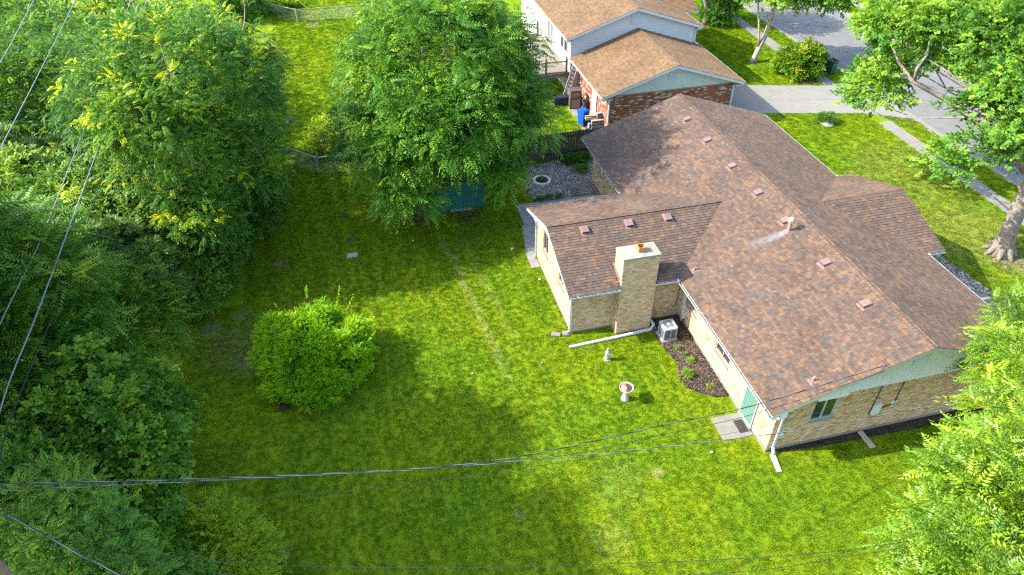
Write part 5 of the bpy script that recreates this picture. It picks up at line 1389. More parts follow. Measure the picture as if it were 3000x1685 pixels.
def crown(parent, lobes, templates, n_clump, per, rc, mt, seed, out=0.75, updir=0.35, size=1.0, hollow=0.62, low=-0.75, tips=0.0, name='crown', tint0=0.5, tintv=0.22, cl_flat=0.6, shell=(0.80, 1.06), lowfade=0.0):
    """leaf clumps over a set of ellipsoid lobes (x, y, z, rx, ry, rz); a few inside so that the crown closes"""
    rs = np.random.RandomState(seed)
    Lb = np.array(lobes, float); area = (Lb[:, 3] * Lb[:, 4] + Lb[:, 3] * Lb[:, 5] + Lb[:, 4] * Lb[:, 5]); pr = area / area.sum()
    C = []; D = []; K = []; zmin = min(0.12, 0.25 * Lb[:, 5].max())
    for _try in range(n_clump * 60):
        if len(C) >= n_clump: break
        k = rs.choice(len(Lb), p=pr); d = unit(rs.randn(3))
        if d[2] < low: continue
        if d[2] < 0 and rs.rand() < lowfade: continue
        inner = rs.rand() < 0.16
        wob = 1 + 0.16 * math.sin(3.1 * d[0] * 2 + k) * math.sin(2.7 * d[1] * 2 + 1.7 * k) + 0.10 * math.sin(7 * d[2] + 5 * d[0])
        r = rs.uniform(0.45, 0.78) if inner else rs.uniform(*shell) * wob
        p = Lb[k, :3] + d * Lb[k, 3:] * r
        if p[2] < zmin: continue
        q = (p[None] - Lb[:, :3]) / Lb[:, 3:]; q[k] = 9
        if (np.linalg.norm(q, axis=1) < hollow).any(): continue
        C.append(p); D.append(unit(d / Lb[k, 3:])); K.append(k)
    C = np.array(C); D = np.array(D); n_clump = len(C)
    N = n_clump * per
    ci = np.repeat(np.arange(n_clump), per)
    ctint = rs.randn(n_clump) * tintv * 0.7 + (rs.randn(len(Lb)) * tintv * 0.45)[np.array(K)]
    rcl = rc * np.exp(rs.randn(n_clump) * 0.22)
    off = unit(rs.randn(N, 3)) * (rs.rand(N, 1) ** 0.5); off[:, 2] *= cl_flat
    P = C[ci] + off * rcl[ci][:, None]
    d = unit(D[ci] * out * 0.6 + off * 1.0 + rs.randn(N, 3) * np.array([.45, .45, .22]) + np.array([0, 0, updir]) * (rs.rand(N, 1)))
    up0 = unit(np.array([0, 0, 1.0])[None] + D[ci] * 0.45 + rs.randn(N, 3) * 0.22)
    y = unit(np.cross(up0, d)); z = np.cross(d, y)
    Rm = np.stack([d, y, z], axis=2)
    sc = size * rs.uniform(0.75, 1.25, N)
    tint = tint0 + ctint[ci] + rs.randn(N) * tintv * 0.5 + off[:, 2] * 0.10
    tint = np.clip(tint, 0.02, 0.88)
    if tips > 0:
        tc = rs.rand(n_clump) < tips * np.clip(D[:, 2] + 0.75, 0.1, 1.6)
        tint[(tc[ci]) & (rs.rand(N) < 0.8) & (off[:, 2] > -0.25)] = 1.0
    allV = []; allT = []
    ti = rs.randint(0, len(templates), N)
    for k, T in enumerate(templates):
        s = np.where(ti == k)[0]
        if not len(s): continue
        V = np.einsum('nij,mj->nmi', Rm[s], T) * sc[s][:, None, None] + P[s][:, None, :]
        allV.append(V.reshape(-1, 3)); allT.append(np.repeat(tint[s], len(T) // 4))
    V = np.concatenate(allV); V[:, 2] = np.maximum(V[:, 2], 0.02)
    T = np.concatenate(allT); T = np.clip(T + rs.randn(len(T)) * 0.05 * (T < 0.95), 0, 1)
    Q = np.arange(len(V)).reshape(-1, 4)
    o = np_mesh(name, V, Q, mt, parent, tint=T, kind='stuff')
    return o, C
def limbs(mb, base, top, r0, C, n, seed, sag=0.12, rlimb=0.32, z0=0.35):
    """trunk from base to top with n limbs running out to clump centres"""
    rs = random.Random(seed); base = Vector(base); top = Vector(top)
    pts = []; rad = []
    for i in range(9):
        t = i / 8; p = base.lerp(top, t) + Vector((math.sin(5 * t + seed), math.cos(4 * t + seed), 0)) * r0 * 0.35 * t
        fl = 1 + 0.55 * max(0, 1 - t * 7)
        pts.append(p); rad.append(r0 * (1 - 0.72 * t) * fl)
    mb.tube(pts, rad, 10)
    if len(C) == 0: return
    for i in range(n):
        c = Vector(C[rs.randrange(len(C))]); t = rs.uniform(z0, 0.95); a = base.lerp(top, t)
        d = c - a
        ps = [a + d * s + Vector((rs.uniform(-1, 1), rs.uniform(-1, 1), rs.uniform(-.4, 1))) * d.length * 0.06 * math.sin(math.pi * s) + Vector((0, 0, -sag * d.length * math.sin(math.pi * s))) for s in (0, .2, .4, .6, .8, 1)]
        r = r0 * rlimb * (1.1 - t) + 0.02
        mb.tube(ps, [r, r * .8, r * .62, r * .45, r * .3, r * .14], 6)
def smooth_pts(P, n=9):
    a, b_, c = (Vector(p) for p in P)
    return [a.lerp(b_, t).lerp(b_.lerp(c, t), t) for t in [i / (n - 1) for i in range(n)]]
def bark(name, col, var=.3, scale=7):
    if name in MATS: return MATS[name]
    m = mat(name, col, 0.95, var, scale, bump=1.0, bscale=14, dirt=tuple(c * .45 for c in col), dscale=9, damt=.7)
    return m
bark('bark_grey', (0.22, 0.19, 0.15)); bark('bark_brown', (0.12, 0.09, 0.065)); bark('bark_pale', (0.34, 0.30, 0.24))
# leaf materials: dark ... mid ... fresh, last stop for new growth
G = leaf_mat
G('leaf_walnut', [(0, (0.04, 0.13, 0.012)), (0.5, (0.088, 0.235, 0.017)), (0.88, (0.2, 0.36, 0.024)), (1, (0.28, 0.42, 0.026))], .28)
G('leaf_near', [(0, (0.085, 0.19, 0.006)), (0.5, (0.165, 0.29, 0.008)), (0.88, (0.29, 0.4, 0.014)), (1, (0.36, 0.44, 0.03))], .32, .42, .5)
G('leaf_maple', [(0, (0.052, 0.147, 0.021)), (.5, (0.110, 0.258, 0.030)), (.88, (0.221, 0.383, 0.032)), (1, (0.368, 0.457, 0.030))], .38)
G('leaf_locust', [(0, (0.03, 0.11, 0.014)), (0.5, (0.068, 0.19, 0.017)), (0.88, (0.15, 0.3, 0.018)), (0.95, (0.28, 0.42, 0.012)), (1, (0.46, 0.52, 0.01))], .40)
G('leaf_dark', [(0, (0.032, 0.11, 0.012)), (0.5, (0.068, 0.185, 0.016)), (0.88, (0.135, 0.27, 0.02)), (1, (0.22, 0.34, 0.02))], .32)
G('leaf_vine', [(0, (0.038, 0.122, 0.020)), (.5, (0.096, 0.224, 0.026)), (.88, (0.205, 0.339, 0.038)), (1, (0.346, 0.410, 0.038))], .36)
G('leaf_round', [(0, (0.05, 0.155, 0.012)), (0.5, (0.1, 0.245, 0.017)), (0.88, (0.185, 0.335, 0.026)), (1, (0.32, 0.42, 0.03))], .32)
G('leaf_ailanthus', [(0, (0.032, 0.115, 0.013)), (.5, (0.070, 0.192, 0.015)), (.88, (0.166, 0.301, 0.023)), (1, (0.307, 0.410, 0.026))], .38)
G('leaf_pine', [(0, (0.023, 0.077, 0.023)), (.5, (0.054, 0.134, 0.028)), (.88, (0.115, 0.211, 0.031)), (1, (0.230, 0.307, 0.038))], .15)
G('leaf_mimosa', [(0, (0.055, 0.16, 0.02)), (0.5, (0.112, 0.25, 0.028)), (0.88, (0.195, 0.34, 0.036)), (1, (0.36, 0.47, 0.02))], .34)
G('leaf_privet', [(0, (0.11, 0.29, 0.004)), (0.5, (0.2, 0.42, 0.005)), (0.88, (0.3, 0.49, 0.01)), (1, (0.44, 0.52, 0.02))], .48)
G('leaf_yellow', [(0, (0.13, 0.25, 0.006)), (0.5, (0.22, 0.34, 0.008)), (0.88, (0.32, 0.42, 0.012)), (1, (0.38, 0.43, 0.02))], .38)
G('leaf_gold', [(0, (0.05, 0.15, 0.01)), (0.5, (0.11, 0.24, 0.01)), (0.88, (0.22, 0.34, 0.016)), (1, (0.34, 0.36, 0.03))], .34)
FR = [t_frond(6, .60, .20, .075, dr, s) for s, dr in enumerate((.3, .5, .8, 1.0))]
FRN = [t_frond(6, .40, .125, .050, dr, s) for s, dr in enumerate((.25, .5, .8, 1.1))]
FRA = [t_frond(7, .64, .20, .062, .50, s) for s in range(3)]
FRL = [t_frond(6, .32, .10, .050, .40, s) for s in range(3)]
SPR = [t_spray(9, .36, .13, .11, s) for s in range(4)]
SPM = [t_spray(10, .42, .17, .13, s, .2, .6) for s in range(4)]
SPS = [t_spray(10, .30, .085, .055, s, .1, .7) for s in range(4)]
SPB = [t_spray(10, .30, .10, .065, s, .1, .35) for s in range(4)]
SPL = [t_spray(8, .40, .17, .15, s, .35, .3) for s in range(4)]
NED = [t_needles(14, .26, .014, s) for s in range(3)]
def tree(name, label, base, top, r0, lobes, tmpl, mt, n_clump, per, rc, seed, bk='bark_grey', nl=14, group=None, cat='tree', **kw):
    t = thing(name, label, cat, (base[0], base[1], 0), group)
    o, C = crown(t, lobes, tmpl, n_clump, per, rc, MATS[mt], seed, **kw)
    mb = MB(); limbs(mb, base, top, r0, C, nl, seed)
    build('trunk', mb, MATS[bk], t, smooth=True)
    return t
# big walnut-like tree in the middle of the yard
tree('walnut_tree', 'large green tree with drooping feathery leaves over the teal shed', (-9.35, 20.15, 0), (-8.6, 20.6, 9.0), .30,
     [(-7.8, 20.8, 8.9, 3.6, 3.5, 3.0), (-6.1, 21.4, 7.4, 3.0, 3.3, 2.7), (-10.0, 21.0, 7.0, 2.9, 3.3, 2.7), (-5.2, 20.2, 5.2, 2.5, 2.4, 2.1), (-10.2, 18.6, 4.8, 2.1, 2.1, 1.9), (-7.4, 17.9, 6.4, 3.0, 2.3, 2.1), (-7.8, 23.2, 7.0, 3.7, 2.6, 2.8), (-4.9, 21.9, 4.5, 2.1, 2.0, 1.6), (-10.5, 16.8, 3.0, 1.35, 1.35, 1.2), (-6.6, 18.1, 3.6, 1.0, 0.9, 1.1), (-5.2, 18.4, 3.3, 1.1, 1.0, 1.3), (-11.6, 21.8, 4.2, 1.7, 2.0, 1.7)],
     FR, 'leaf_walnut', 1000, 16, .58, 101, size=.92, shell=(.66, 1.12), nl=40, updir=.1, out=.8, tint0=.45, tintv=.34)
# the near tree, lower right
tree('near_tree', 'bright sunlit tree crown filling the lower right corner', (5.6, -5.8, 0), (4.2, -6.2, 7.4), .22,
     [(4.0, -6.4, 6.3, 3.0, 2.3, 2.5), (1.5, -7.3, 5.6, 2.6, 2.1, 2.1), (6.6, -4.2, 5.4, 2.5, 2.4, 2.5), (8.2, -2.0, 5.0, 2.0, 2.2, 2.2), (0.3, -8.7, 5.2, 2.6, 1.9, 1.8), (5.6, -7.6, 4.4, 3.2, 2.0, 2.2)],
     FRN, 'leaf_near', 820, 15, .44, 102, nl=30, updir=.35, out=.8, tint0=.48, tintv=.36, size=1.05, shell=(.72, 1.10))
# street maple at the right
mp = thing('street_maple', 'big maple with thick grey trunk leaning over the front lawn', 'tree', (18.4, 8.7, 0))
o, C = crown(mp, [(15.2, 16.7, 5.8, 1.6, 1.6, 1.25), (16.5, 18.2, 5.7, 1.3, 1.3, .9), (16.0, 17.6, 8.9, 2.2, 2.1, 1.3), (18.4, 15.6, 9.6, 2.3, 2.3, 1.5), (17.2, 12.4, 9.5, 1.9, 1.9, 1.5), (14.7, 9.6, 5.4, 1.5, 1.5, 1.0), (16.6, 8.8, 8.2, 2.2, 2.4, 1.9), (20.5, 11.5, 9.6, 4.2, 4.0, 2.8), (21.5, 7.5, 8.6, 3.4, 3.4, 2.6), (17.0, 8.4, 6.2, 1.6, 1.4, 1.0), (15.7, 10.9, 7.0, 1.2, 1.2, .8), (17.2, 15.4, 8.4, 1.5, 1.5, 1.0), (17.4, 18.6, 7.4, 1.4, 1.4, 1.0), (18.3, 13.2, 7.6, 1.4, 1.4, 1.0)],
     SPM, 900, 12, .50, MATS['leaf_maple'], 103, updir=.25, out=.9, tint0=.45, tintv=.28, size=.95, lowfade=.35)
mb = MB()
ps = [(18.42, 8.70, -.05), (18.40, 8.72, .35), (18.33, 8.76, 1.2), (18.28, 8.82, 2.2), (18.35, 8.95, 3.2), (18.5, 9.1, 4.3), (18.7, 9.4, 5.6), (18.9, 9.9, 7.2), (19.0, 10.6, 9.0)]
mb.tube(ps, [.62, .48, .40, .36, .35, .33, .28, .22, .12], 14)
for k in range(7):
    a0 = k * .9 + .3; mb.tube([(18.40 + .35 * math.cos(a0), 8.72 + .35 * math.sin(a0), .55), (18.40 + .62 * math.cos(a0), 8.72 + .62 * math.sin(a0), .10), (18.40 + .85 * math.cos(a0), 8.72 + .85 * math.sin(a0), -.05)], [.17, .12, .05], 8)
LP = [(18.5, 9.3, 4.2), (18.0, 11.8, 5.3), (17.05, 14.2, 6.05), (16.1, 14.8, 6.5), (15.2, 14.95, 6.95), (15.15, 16.2, 7.5), (15.35, 17.5, 8.1)]
mb.tube(LP, [.20, .17, .14, .12, .10, .075, .04], 9)
mb.tube([(15.35, 14.95, 6.9), (15.2, 14.9, 7.6), (15.5, 14.9, 8.3), (15.6, 15.2, 8.9)], [.09, .075, .06, .025], 7)
mb.tube([(15.2, 15.2, 7.0), (14.7, 16.2, 6.8), (14.9, 17.4, 6.4), (15.4, 18.4, 6.2)], [.07, .06, .045, .02], 6)
mb.tube([(18.6, 9.3, 5.0), (17.2, 9.6, 6.4), (15.8, 9.7, 7.3), (15.0, 10.2, 7.4)], [.2, .15, .09, .04], 8)
limbs(mb, (18.5, 9.1, 4.3), (19.0, 10.6, 9.0), .34, C, 30, 3, rlimb=.26, z0=.1)
build('trunk', mb, bark('bark_maple', (0.20, 0.17, 0.135), .4, 5), mp, smooth=True)
# street trees by the neighbour
t2 = thing('street_tree', 'slender forked street tree with leaning pale trunk beside the sidewalk', 'tree', (18.65, 34.5, 0), 'street trees')
o, C = crown(t2, [(19.6, 34.4, 6.0, 2.6, 2.6, 1.7), (21.6, 33.2, 5.5, 1.9, 1.9, 1.4), (17.8, 35.6, 5.9, 1.8, 2.0, 1.4), (23.2, 33.4, 5.0, 1.4, 1.4, 1.0)], SPM, 260, 13, .55, MATS['leaf_maple'], 104, tint0=.66, tintv=.25, lowfade=.5)
mb = MB(); mb.tube([(18.62, 34.58, -.05), (18.7, 34.6, .4), (18.95, 34.6, 1.2), (19.2, 34.6, 2.0), (19.36, 34.6, 3.2), (19.4, 34.6, 4.6), (19.5, 34.5, 6.2)], [.30, .22, .20, .19, .16, .13, .06], 10)
mb.tube([(18.85, 34.6, 1.1), (18.72, 34.6, 1.9), (18.4, 34.6, 3.2), (18.1, 34.9, 4.8), (17.9, 35.2, 6.0)], [.10, .09, .08, .06, .03], 8)
limbs(mb, (19.36, 34.6, 3.2), (19.5, 34.5, 6.2), .16, C, 14, 4)
build('trunk', mb, MATS['bark_pale'], t2, smooth=True)
t3 = thing('street_tree', 'forked tree by the far end of the white house, partly cut by the top edge', 'tree', (18.9, 43.5, 0), 'street trees')
o, C = crown(t3, [(18.8, 43.6, 6.2, 2.6, 2.6, 1.8), (20.4, 42.8, 5.4, 1.8, 1.8, 1.2), (17.6, 44.5, 5.6, 1.6, 1.6, 1.2)], SPM, 150, 12, .6, MATS['leaf_maple'], 105, tint0=.6)
mb = MB(); mb.tube([(18.85, 43.5, -.05), (18.85, 43.6, .5), (18.95, 43.6, 1.2), (18.5, 43.6, 2.1), (18.0, 43.6, 4.5), (17.8, 44, 6)], [.36, .27, .25, .2, .15, .06], 10)
mb.tube([(18.95, 43.6, 1.1), (19.2, 43.6, 2.2), (19.5, 43.6, 4.5), (19.6, 43.5, 6)], [.18, .16, .12, .05], 9)
build('trunk', mb, MATS['bark_grey'], t3, smooth=True)

# the wooded left boundary
LG = 'trees along the left boundary'
tree('locust_tree', 'tall feathery tree with yellow tipped new leaves, upper left', (-20.8, 20.6, 0), (-20.2, 20.0, 10.4), .26,
     [(-20.2, 20.0, 9.4, 3.0, 3.0, 2.4), (-20.8, 17.0, 8.4, 2.1, 1.9, 1.7), (-18.0, 20.6, 7.4, 2.2, 2.6, 2.1), (-22.6, 19.4, 8.0, 2.4, 2.6, 2.0), (-20.2, 17.4, 6.4, 2.4, 2.2, 2.2), (-19.0, 23.6, 8.0, 2.9, 2.8, 2.2), (-22.4, 23.0, 8.4, 2.7, 2.8, 2.2), (-17.9, 18.6, 4.6, 1.8, 1.8, 2.2), (-19.8, 15.8, 4.4, 1.7, 1.5, 1.5), (-20.6, 26.4, 7.0, 2.8, 2.6, 2.2)],
     FRL, 'leaf_locust', 1250, 16, .55, 111, group=LG, nl=40, tips=.09, tint0=.45, tintv=.26, updir=.2)
lt = bpy.data.objects['locust_tree']
mb = MB(); rr = random.Random(12)
for p0, p1, p2, r_ in (((-18.6, 22.4, 8.6), (-17.2, 23.2, 9.4), (-15.6, 24.4, 9.0), .045), ((-17.2, 23.2, 9.4), (-16.6, 23.8, 10.6), (-16.9, 24.2, 11.4), .03), ((-16.4, 23.7, 9.2), (-15.5, 23.0, 8.6), (-14.9, 22.4, 7.9), .025),
                       ((-21.0, 21.5, 10.6), (-21.4, 22.4, 12.0), (-21.8, 22.8, 13.0), .03), ((-18.3, 19.0, 7.0), (-17.2, 18.2, 6.4), (-16.9, 17.6, 5.4), .03), ((-19.5, 22.0, 10.2), (-18.6, 22.6, 11.6), (-18.0, 22.8, 12.4), .028)):
    mb.tube(smooth_pts([p0, p1, p2]), [r_ * (1 - .8 * i / 8) for i in range(9)], 5)
    for k in range(3):
        q = Vector(p1).lerp(Vector(p2), rr.random()); mb.tube([q, q + Vector((rr.uniform(-.5, .5), rr.uniform(-.5, .5), rr.uniform(-.1, .5)))], [r_ * .35, .004], 4)
build('dead_branch', mb, MATS['bark_pale'], lt)
tree('boundary_tree', 'dark leafy tree at the upper left edge behind the power lines', (-31.5, 31.5, 0), (-31, 31, 7), .22, [(-31.3, 31.5, 5.6, 4.4, 5.4, 3.0), (-27.6, 27.8, 5.4, 2.8, 3.0, 2.6), (-34.5, 27.5, 5.0, 3.6, 4.0, 2.8)], FRL, 'leaf_dark', 520, 16, .75, 112, group=LG, size=1.5, tint0=.5)
tree('boundary_tree', 'pale green tree in the far upper left corner', (-30.4, 42.0, 0), (-30.4, 42, 4.5), .2, [(-30.4, 42.0, 3.6, 4.5, 5.0, 2.4), (-26.0, 44.5, 3.0, 3.2, 4.4, 2.0), (-36, 44, 4.0, 4.5, 5, 3.0), (-28, 36.5, 3.6, 3.0, 3.2, 2.2)], SPM, 'leaf_vine', 430, 13, .85, 113, group=LG, size=1.3, tips=.10, tint0=.62)
tree('boundary_tree', 'light leafed tree beyond the yellow tipped tree at the top edge', (-23.0, 36.0, 0), (-23, 36, 4.2), .2, [(-23.0, 36.2, 2.9, 2.6, 3.4, 2.0), (-24.6, 32.8, 3.6, 2.4, 2.6, 2.2)], FRL, 'leaf_locust', 300, 16, .65, 114, group=LG, size=1.4, tips=.05, tint0=.55)
tree('vine_thicket', 'sunlit mound of vines with pale round leaves under the power lines', (-25.8, 18.8, 0), (-25.4, 18.4, 3.6), .12, [(-25.6, 18.6, 3.5, 2.8, 2.6, 1.9), (-28.6, 20.6, 3.4, 2.6, 2.6, 1.9), (-23.4, 16.8, 3.2, 2.0, 2.0, 1.7), (-27.8, 16.4, 3.0, 2.4, 2.4, 1.7)], SPR, 'leaf_vine', 560, 17, .55, 115, group=LG, cat='thicket', tint0=.70, tintv=.25, tips=.05, cl_flat=.8)
tree('pine_tree', 'soft green pine with bushy needle tufts at the left edge', (-31.0, 22.6, 0), (-30.8, 22.4, 4.8), .14, [(-30.6, 22.6, 3.6, 2.8, 2.4, 1.8), (-33.0, 24.6, 3.8, 2.4, 2.4, 1.8), (-28.4, 23.4, 3.2, 2.0, 1.6, 1.4)], NED, 'leaf_pine', 430, 26, .50, 116, group=LG, bk='bark_brown', tint0=.60, size=1.3)
tree('pine_tree', 'small pine with yellowish tufts standing among the vines', (-23.6, 14.0, 0), (-23.4, 14.0, 4.4), .12, [(-23.4, 14.0, 3.6, 1.7, 1.5, 1.5), (-22.2, 13.0, 2.9, 1.3, 1.2, 1.1)], NED, 'leaf_pine', 230, 26, .42, 117, group=LG, bk='bark_brown', tint0=.70, size=1.1)
tree('ailanthus_tree', 'tall sumac-like tree with long drooping fronds at the left edge', (-25.2, 8.6, 0), (-24.8, 8.6, 7.2), .16, [(-24.7, 8.8, 6.0, 2.6, 3.0, 2.2), (-25.8, 11.8, 5.4, 2.6, 2.4, 2.2), (-24.4, 6.4, 4.9, 1.6, 1.8, 1.8), (-26.6, 6.2, 5.6, 2.2, 2.4, 2.0)], FRA, 'leaf_ailanthus', 430, 13, .62, 118, group=LG, tint0=.52, tintv=.25, updir=.3, tips=.03)
tree('ailanthus_tree', 'young sumac-like tree with bright fronds in front of the pine', (-22.2, 11.7, 0), (-22.0, 11.6, 3.6), .07, [(-22.6, 11.7, 3.2, 1.1, 1.05, 1.15), (-22.0, 10.7, 2.2, 1.1, 1.0, 1.0), (-23.0, 9.8, 2.4, 1.2, 1.1, 1.1)], FRA, 'leaf_ailanthus', 130, 11, .5, 119, group=LG, tint0=.66, size=.85, updir=.3, nl=8, tips=.05)
tree('dark_thicket', 'dark leafy thicket at the lawn edge below the yellow tipped tree', (-19.8, 18.2, 0), (-19.8, 18, 3.4), .10, [(-20.0, 18.0, 2.0, 1.7, 1.9, 1.7), (-21.3, 16.2, 2.3, 1.7, 1.7, 1.6), (-18.7, 20.3, 1.7, 1.2, 1.6, 1.5), (-22.4, 18.6, 2.7, 2.0, 2.0, 1.8)], SPR, 'leaf_dark', 520, 16, .48, 120, group=LG, cat='thicket', tint0=.55)
tree('dark_thicket', 'dark bush band along the lawn running up to the wire fence', (-18.2, 23.6, 0), (-18.2, 23.6, 2.6), .08, [(-18.3, 22.9, 1.5, 1.1, 1.8, 1.4), (-18.2, 25.4, 1.5, 1.1, 1.5, 1.3), (-19.2, 21.4, 1.6, 1.3, 1.5, 1.4), (-18.9, 27.8, 1.8, 1.4, 1.6, 1.5)], SPS, 'leaf_dark', 360, 15, .45, 121, group=LG, cat='thicket', tint0=.58, size=1.3)
tree('lawn_edge_shrub', 'rounded dark shrub bulging onto the lawn, halfway down the left side', (-20.5, 14.0, 0), (-20.5, 14, 2.2), .07, [(-21.0, 14.2, 1.3, 1.15, 1.05, 1.15), (-21.9, 13.4, 1.5, 1.0, 1.0, 1.2), (-20.4, 15.5, 1.1, .9, .9, 1.0)], SPS, 'leaf_dark', 250, 16, .40, 122, group=LG, cat='shrub', tint0=.60, size=1.1)
tree('linden_thicket', 'broad mass of large round leaves overhanging the lawn, left of the bush', (-22.9, 4.8, 0), (-22.6, 4.6, 4.6), .14, [(-22.6, 4.8, 3.7, 1.9, 2.0, 1.8), (-21.0, 3.5, 3.3, 1.2, 1.3, 1.4), (-21.2, 5.7, 2.4, 1.2, 1.3, 1.4), (-23.8, 3.0, 3.6, 1.7, 1.7, 1.6), (-20.8, 2.2, 2.6, .9, .9, 1.1), (-23.8, 7.0, 3.8, 1.8, 1.7, 1.6)], SPL, 'leaf_round', 520, 16, .44, 123, group=LG, cat='thicket', tint0=.55, tintv=.30, tips=.03, size=.9)
tree('mimosa_tree', 'blue green feathery tree with fine fronds in the lower left corner', (-22.9, 0.9, 0), (-22.7, 0.7, 4.6), .12, [(-22.6, 0.4, 4.1, 1.8, 1.7, 1.5), (-21.5, -0.9, 3.9, 1.4, 1.3, 1.3), (-23.8, 1.8, 4.0, 1.4, 1.4, 1.3), (-20.3, -1.9, 3.3, 1.0, 1.0, 1.0)], FRL, 'leaf_mimosa', 430, 18, .40, 124, group=LG, tips=.04, tint0=.55, size=.85)
tree('vine_thicket', 'round leafed vine clump between the feathery tree and yellow shrub', (-20.3, -0.4, 0), (-20.2, -0.4, 1.8), .06, [(-19.5, -1.2, 1.7, .9, .9, .9), (-20.6, 0.6, 1.8, .9, .9, .9), (-18.5, -2.4, 1.9, .8, .8, .8)], SPR, 'leaf_round', 190, 15, .32, 125, group=LG, cat='thicket', tint0=.62, size=.75)
tree('yellow_shrub', 'yellow green loose shrub on the lawn edge, bottom left', (-18.75, 0.6, 0), (-18.6, 0.5, 2.0), .05, [(-18.5, 0.9, 1.4, .85, 1.0, 1.0), (-17.7, -0.1, 1.3, .8, .8, .9), (-17.6, -1.3, 1.1, .7, .7, .8), (-19.3, 1.6, 1.2, .7, .6, .8)], SPS, 'leaf_yellow', 240, 17, .32, 126, group=LG, cat='shrub', nl=10, tint0=.55, size=.7)
# trees standing just outside the left edge whose shade lies on the lawn
tree('ailanthus_tree', 'tall tree at the left boundary, mostly outside the frame', (-26.4, 3.2, 0), (-26.2, 3.2, 12), .2, [(-26.0, 7.0, 10.8, 2.0, 1.9, 2.1), (-25.6, 4.4, 10.2, 1.9, 1.6, 2.0), (-25.5, 2.3, 11.4, 2.1, 2.0, 2.1), (-25.5, -0.7, 11.4, 2.1, 2.2, 2.1), (-26.6, 3.2, 8.6, 2.2, 3.4, 1.8), (-26.4, 8.6, 8.4, 1.8, 1.8, 1.8)], FRA, 'leaf_ailanthus', 560, 13, .62, 127, group=LG, size=1.35)

# lawn bushes
bs = thing('lawn_bush', 'large rounded bright green bush alone in the middle of the lawn', 'bush', (-15.9, 9.0, 0))
o, C = crown(bs, [(-15.888, 9.092, 0.966, 1.38, 1.38, 1.058), (-14.784, 8.54, 0.828, 1.058, 1.058, 0.92), (-16.808, 9.644, 0.874, 0.966, 1.058, 0.966), (-15.612, 7.62, 0.644, 1.058, 0.874, 0.736), (-15.336, 10.104, 1.058, 0.966, 0.736, 0.966), (-16.716, 8.172, 0.598, 0.782, 0.782, 0.69), (-14.232, 9.46, 0.828, 0.736, 0.736, 0.736), (-17.084, 10.288, 1.104, 0.644, 0.552, 0.782)], SPB, 560, 27, .27, MATS['leaf_privet'], 131, tint0=.50, tintv=.32, size=.66, low=-.5, updir=.45, shell=(.80, 1.22), hollow=.8)
mb = MB(); rr = random.Random(9)
for i in range(26):
    c = Vector(C[rr.randrange(len(C))]); a0 = Vector((-15.9 + rr.uniform(-.3, .3), 9.0 + rr.uniform(-.3, .3), 0)); mb.tube([a0, a0.lerp(c, .5) + Vector((0, 0, .3)), c], [.04, .025, .008], 5)
build('stem', mb, MATS['bark_brown'], bs)
mb = MB(); cc = []
for x_, y_, z_, dx, dy, h in ((-14.4, 10.6, 2.1, .25, .1, .75), (-14.0, 10.2, 2.0, .35, .1, .6), (-13.7, 9.4, 1.7, .3, .05, .5), (-13.4, 8.5, 1.4, .4, .1, .45), (-15.6, 10.9, 2.4, .05, .1, .45), (-16.8, 10.6, 2.1, -.1, .1, .4)):
    mb.tube([(x_, y_, z_ - .3), (x_ + dx, y_ + dy, z_ + h)], [.012, .004], 5); cc.append([(x_ + dx * t, y_ + dy * t, z_ + h * t) for t in np.linspace(0, 1, 7)])
build('shoot', mb, MATS['bark_brown'], bs)
rs = np.random.RandomState(5); V = []; T = []
for line in cc:
    for p in line:
        for k in range(5):
            d = unit(rs.randn(3) * np.array([1, 1, .4])); sd = unit(np.cross(d, [0, 0, 1.0])); V += leaf_quad(np.array(p) + rs.randn(3) * .01, d, sd, np.cross(sd, d), .085, .04); T.append(rs.uniform(.6, .88))
V = np.array(V); np_mesh('shoot_leaves', V, np.arange(len(V)).reshape(-1, 4), MATS['leaf_privet'], bs, tint=np.array(T), kind='stuff')
def bush(name, label, c, r, tmpl, mt, n, per, rc, seed, size=1.0, cat='shrub', group=None, lobes=None, **kw):
    t = thing(name, label, cat, (c[0], c[1], 0), group)
    lobes = lobes or [(c[0], c[1], r[2] * .75, r[0], r[1], r[2])]
    o, C = crown(t, lobes, tmpl, n, per, rc, MATS[mt], seed, size=size, name='foliage', **kw)
    mb = MB(); rr = random.Random(seed)
    for i in range(8):
        e = Vector(C[rr.randrange(len(C))]); a0 = Vector((c[0] + rr.uniform(-.1, .1), c[1] + rr.uniform(-.1, .1), 0)); mb.tube([a0, a0.lerp(e, .6) + Vector((0, 0, .05)), e], [.02 * r[2], .014 * r[2], .004], 5)
    build('stem', mb, MATS['bark_brown'], t)
    return t
bush('round_shrub', 'rounded golden tipped shrub between driveway and trash bins', (20.75, 31.55), (1.45, 1.3, 1.15), SPR, 'leaf_gold', 300, 15, .34, 141, .85, tips=.12, tint0=.5, low=-.35)
bush('dark_shrub', 'round dark evergreen shrub beside the far street tree', (20.1, 43.6), (1.55, 1.5, 1.3), SPS, 'leaf_dark', 200, 14, .4, 142, 1.1, tint0=.5, low=-.4)
bush('low_shrub', 'small dark shrub on a stone at the edge of the front lawn', (18.15, 23.9), (.50, .42, .36), SPS, 'leaf_dark', 50, 11, .17, 143, .6, tint0=.6, low=-.3)
build('edge_stone', MB().lathe([(.42, 0), (.46, .08), (.3, .16), (.1, .2)], (18.1, 23.6, 0), 9), MATS['concrete_damp'], label='grey stone at the foot of the small dark shrub', cat='stone')
bush('pale_shrub', 'pale yellow green shrub behind the chain link fence', (-14.1, 28.3), (1.3, 1.2, 1.1), SPS, 'leaf_yellow', 170, 15, .35, 144, .9, tint0=.6, tips=.1)
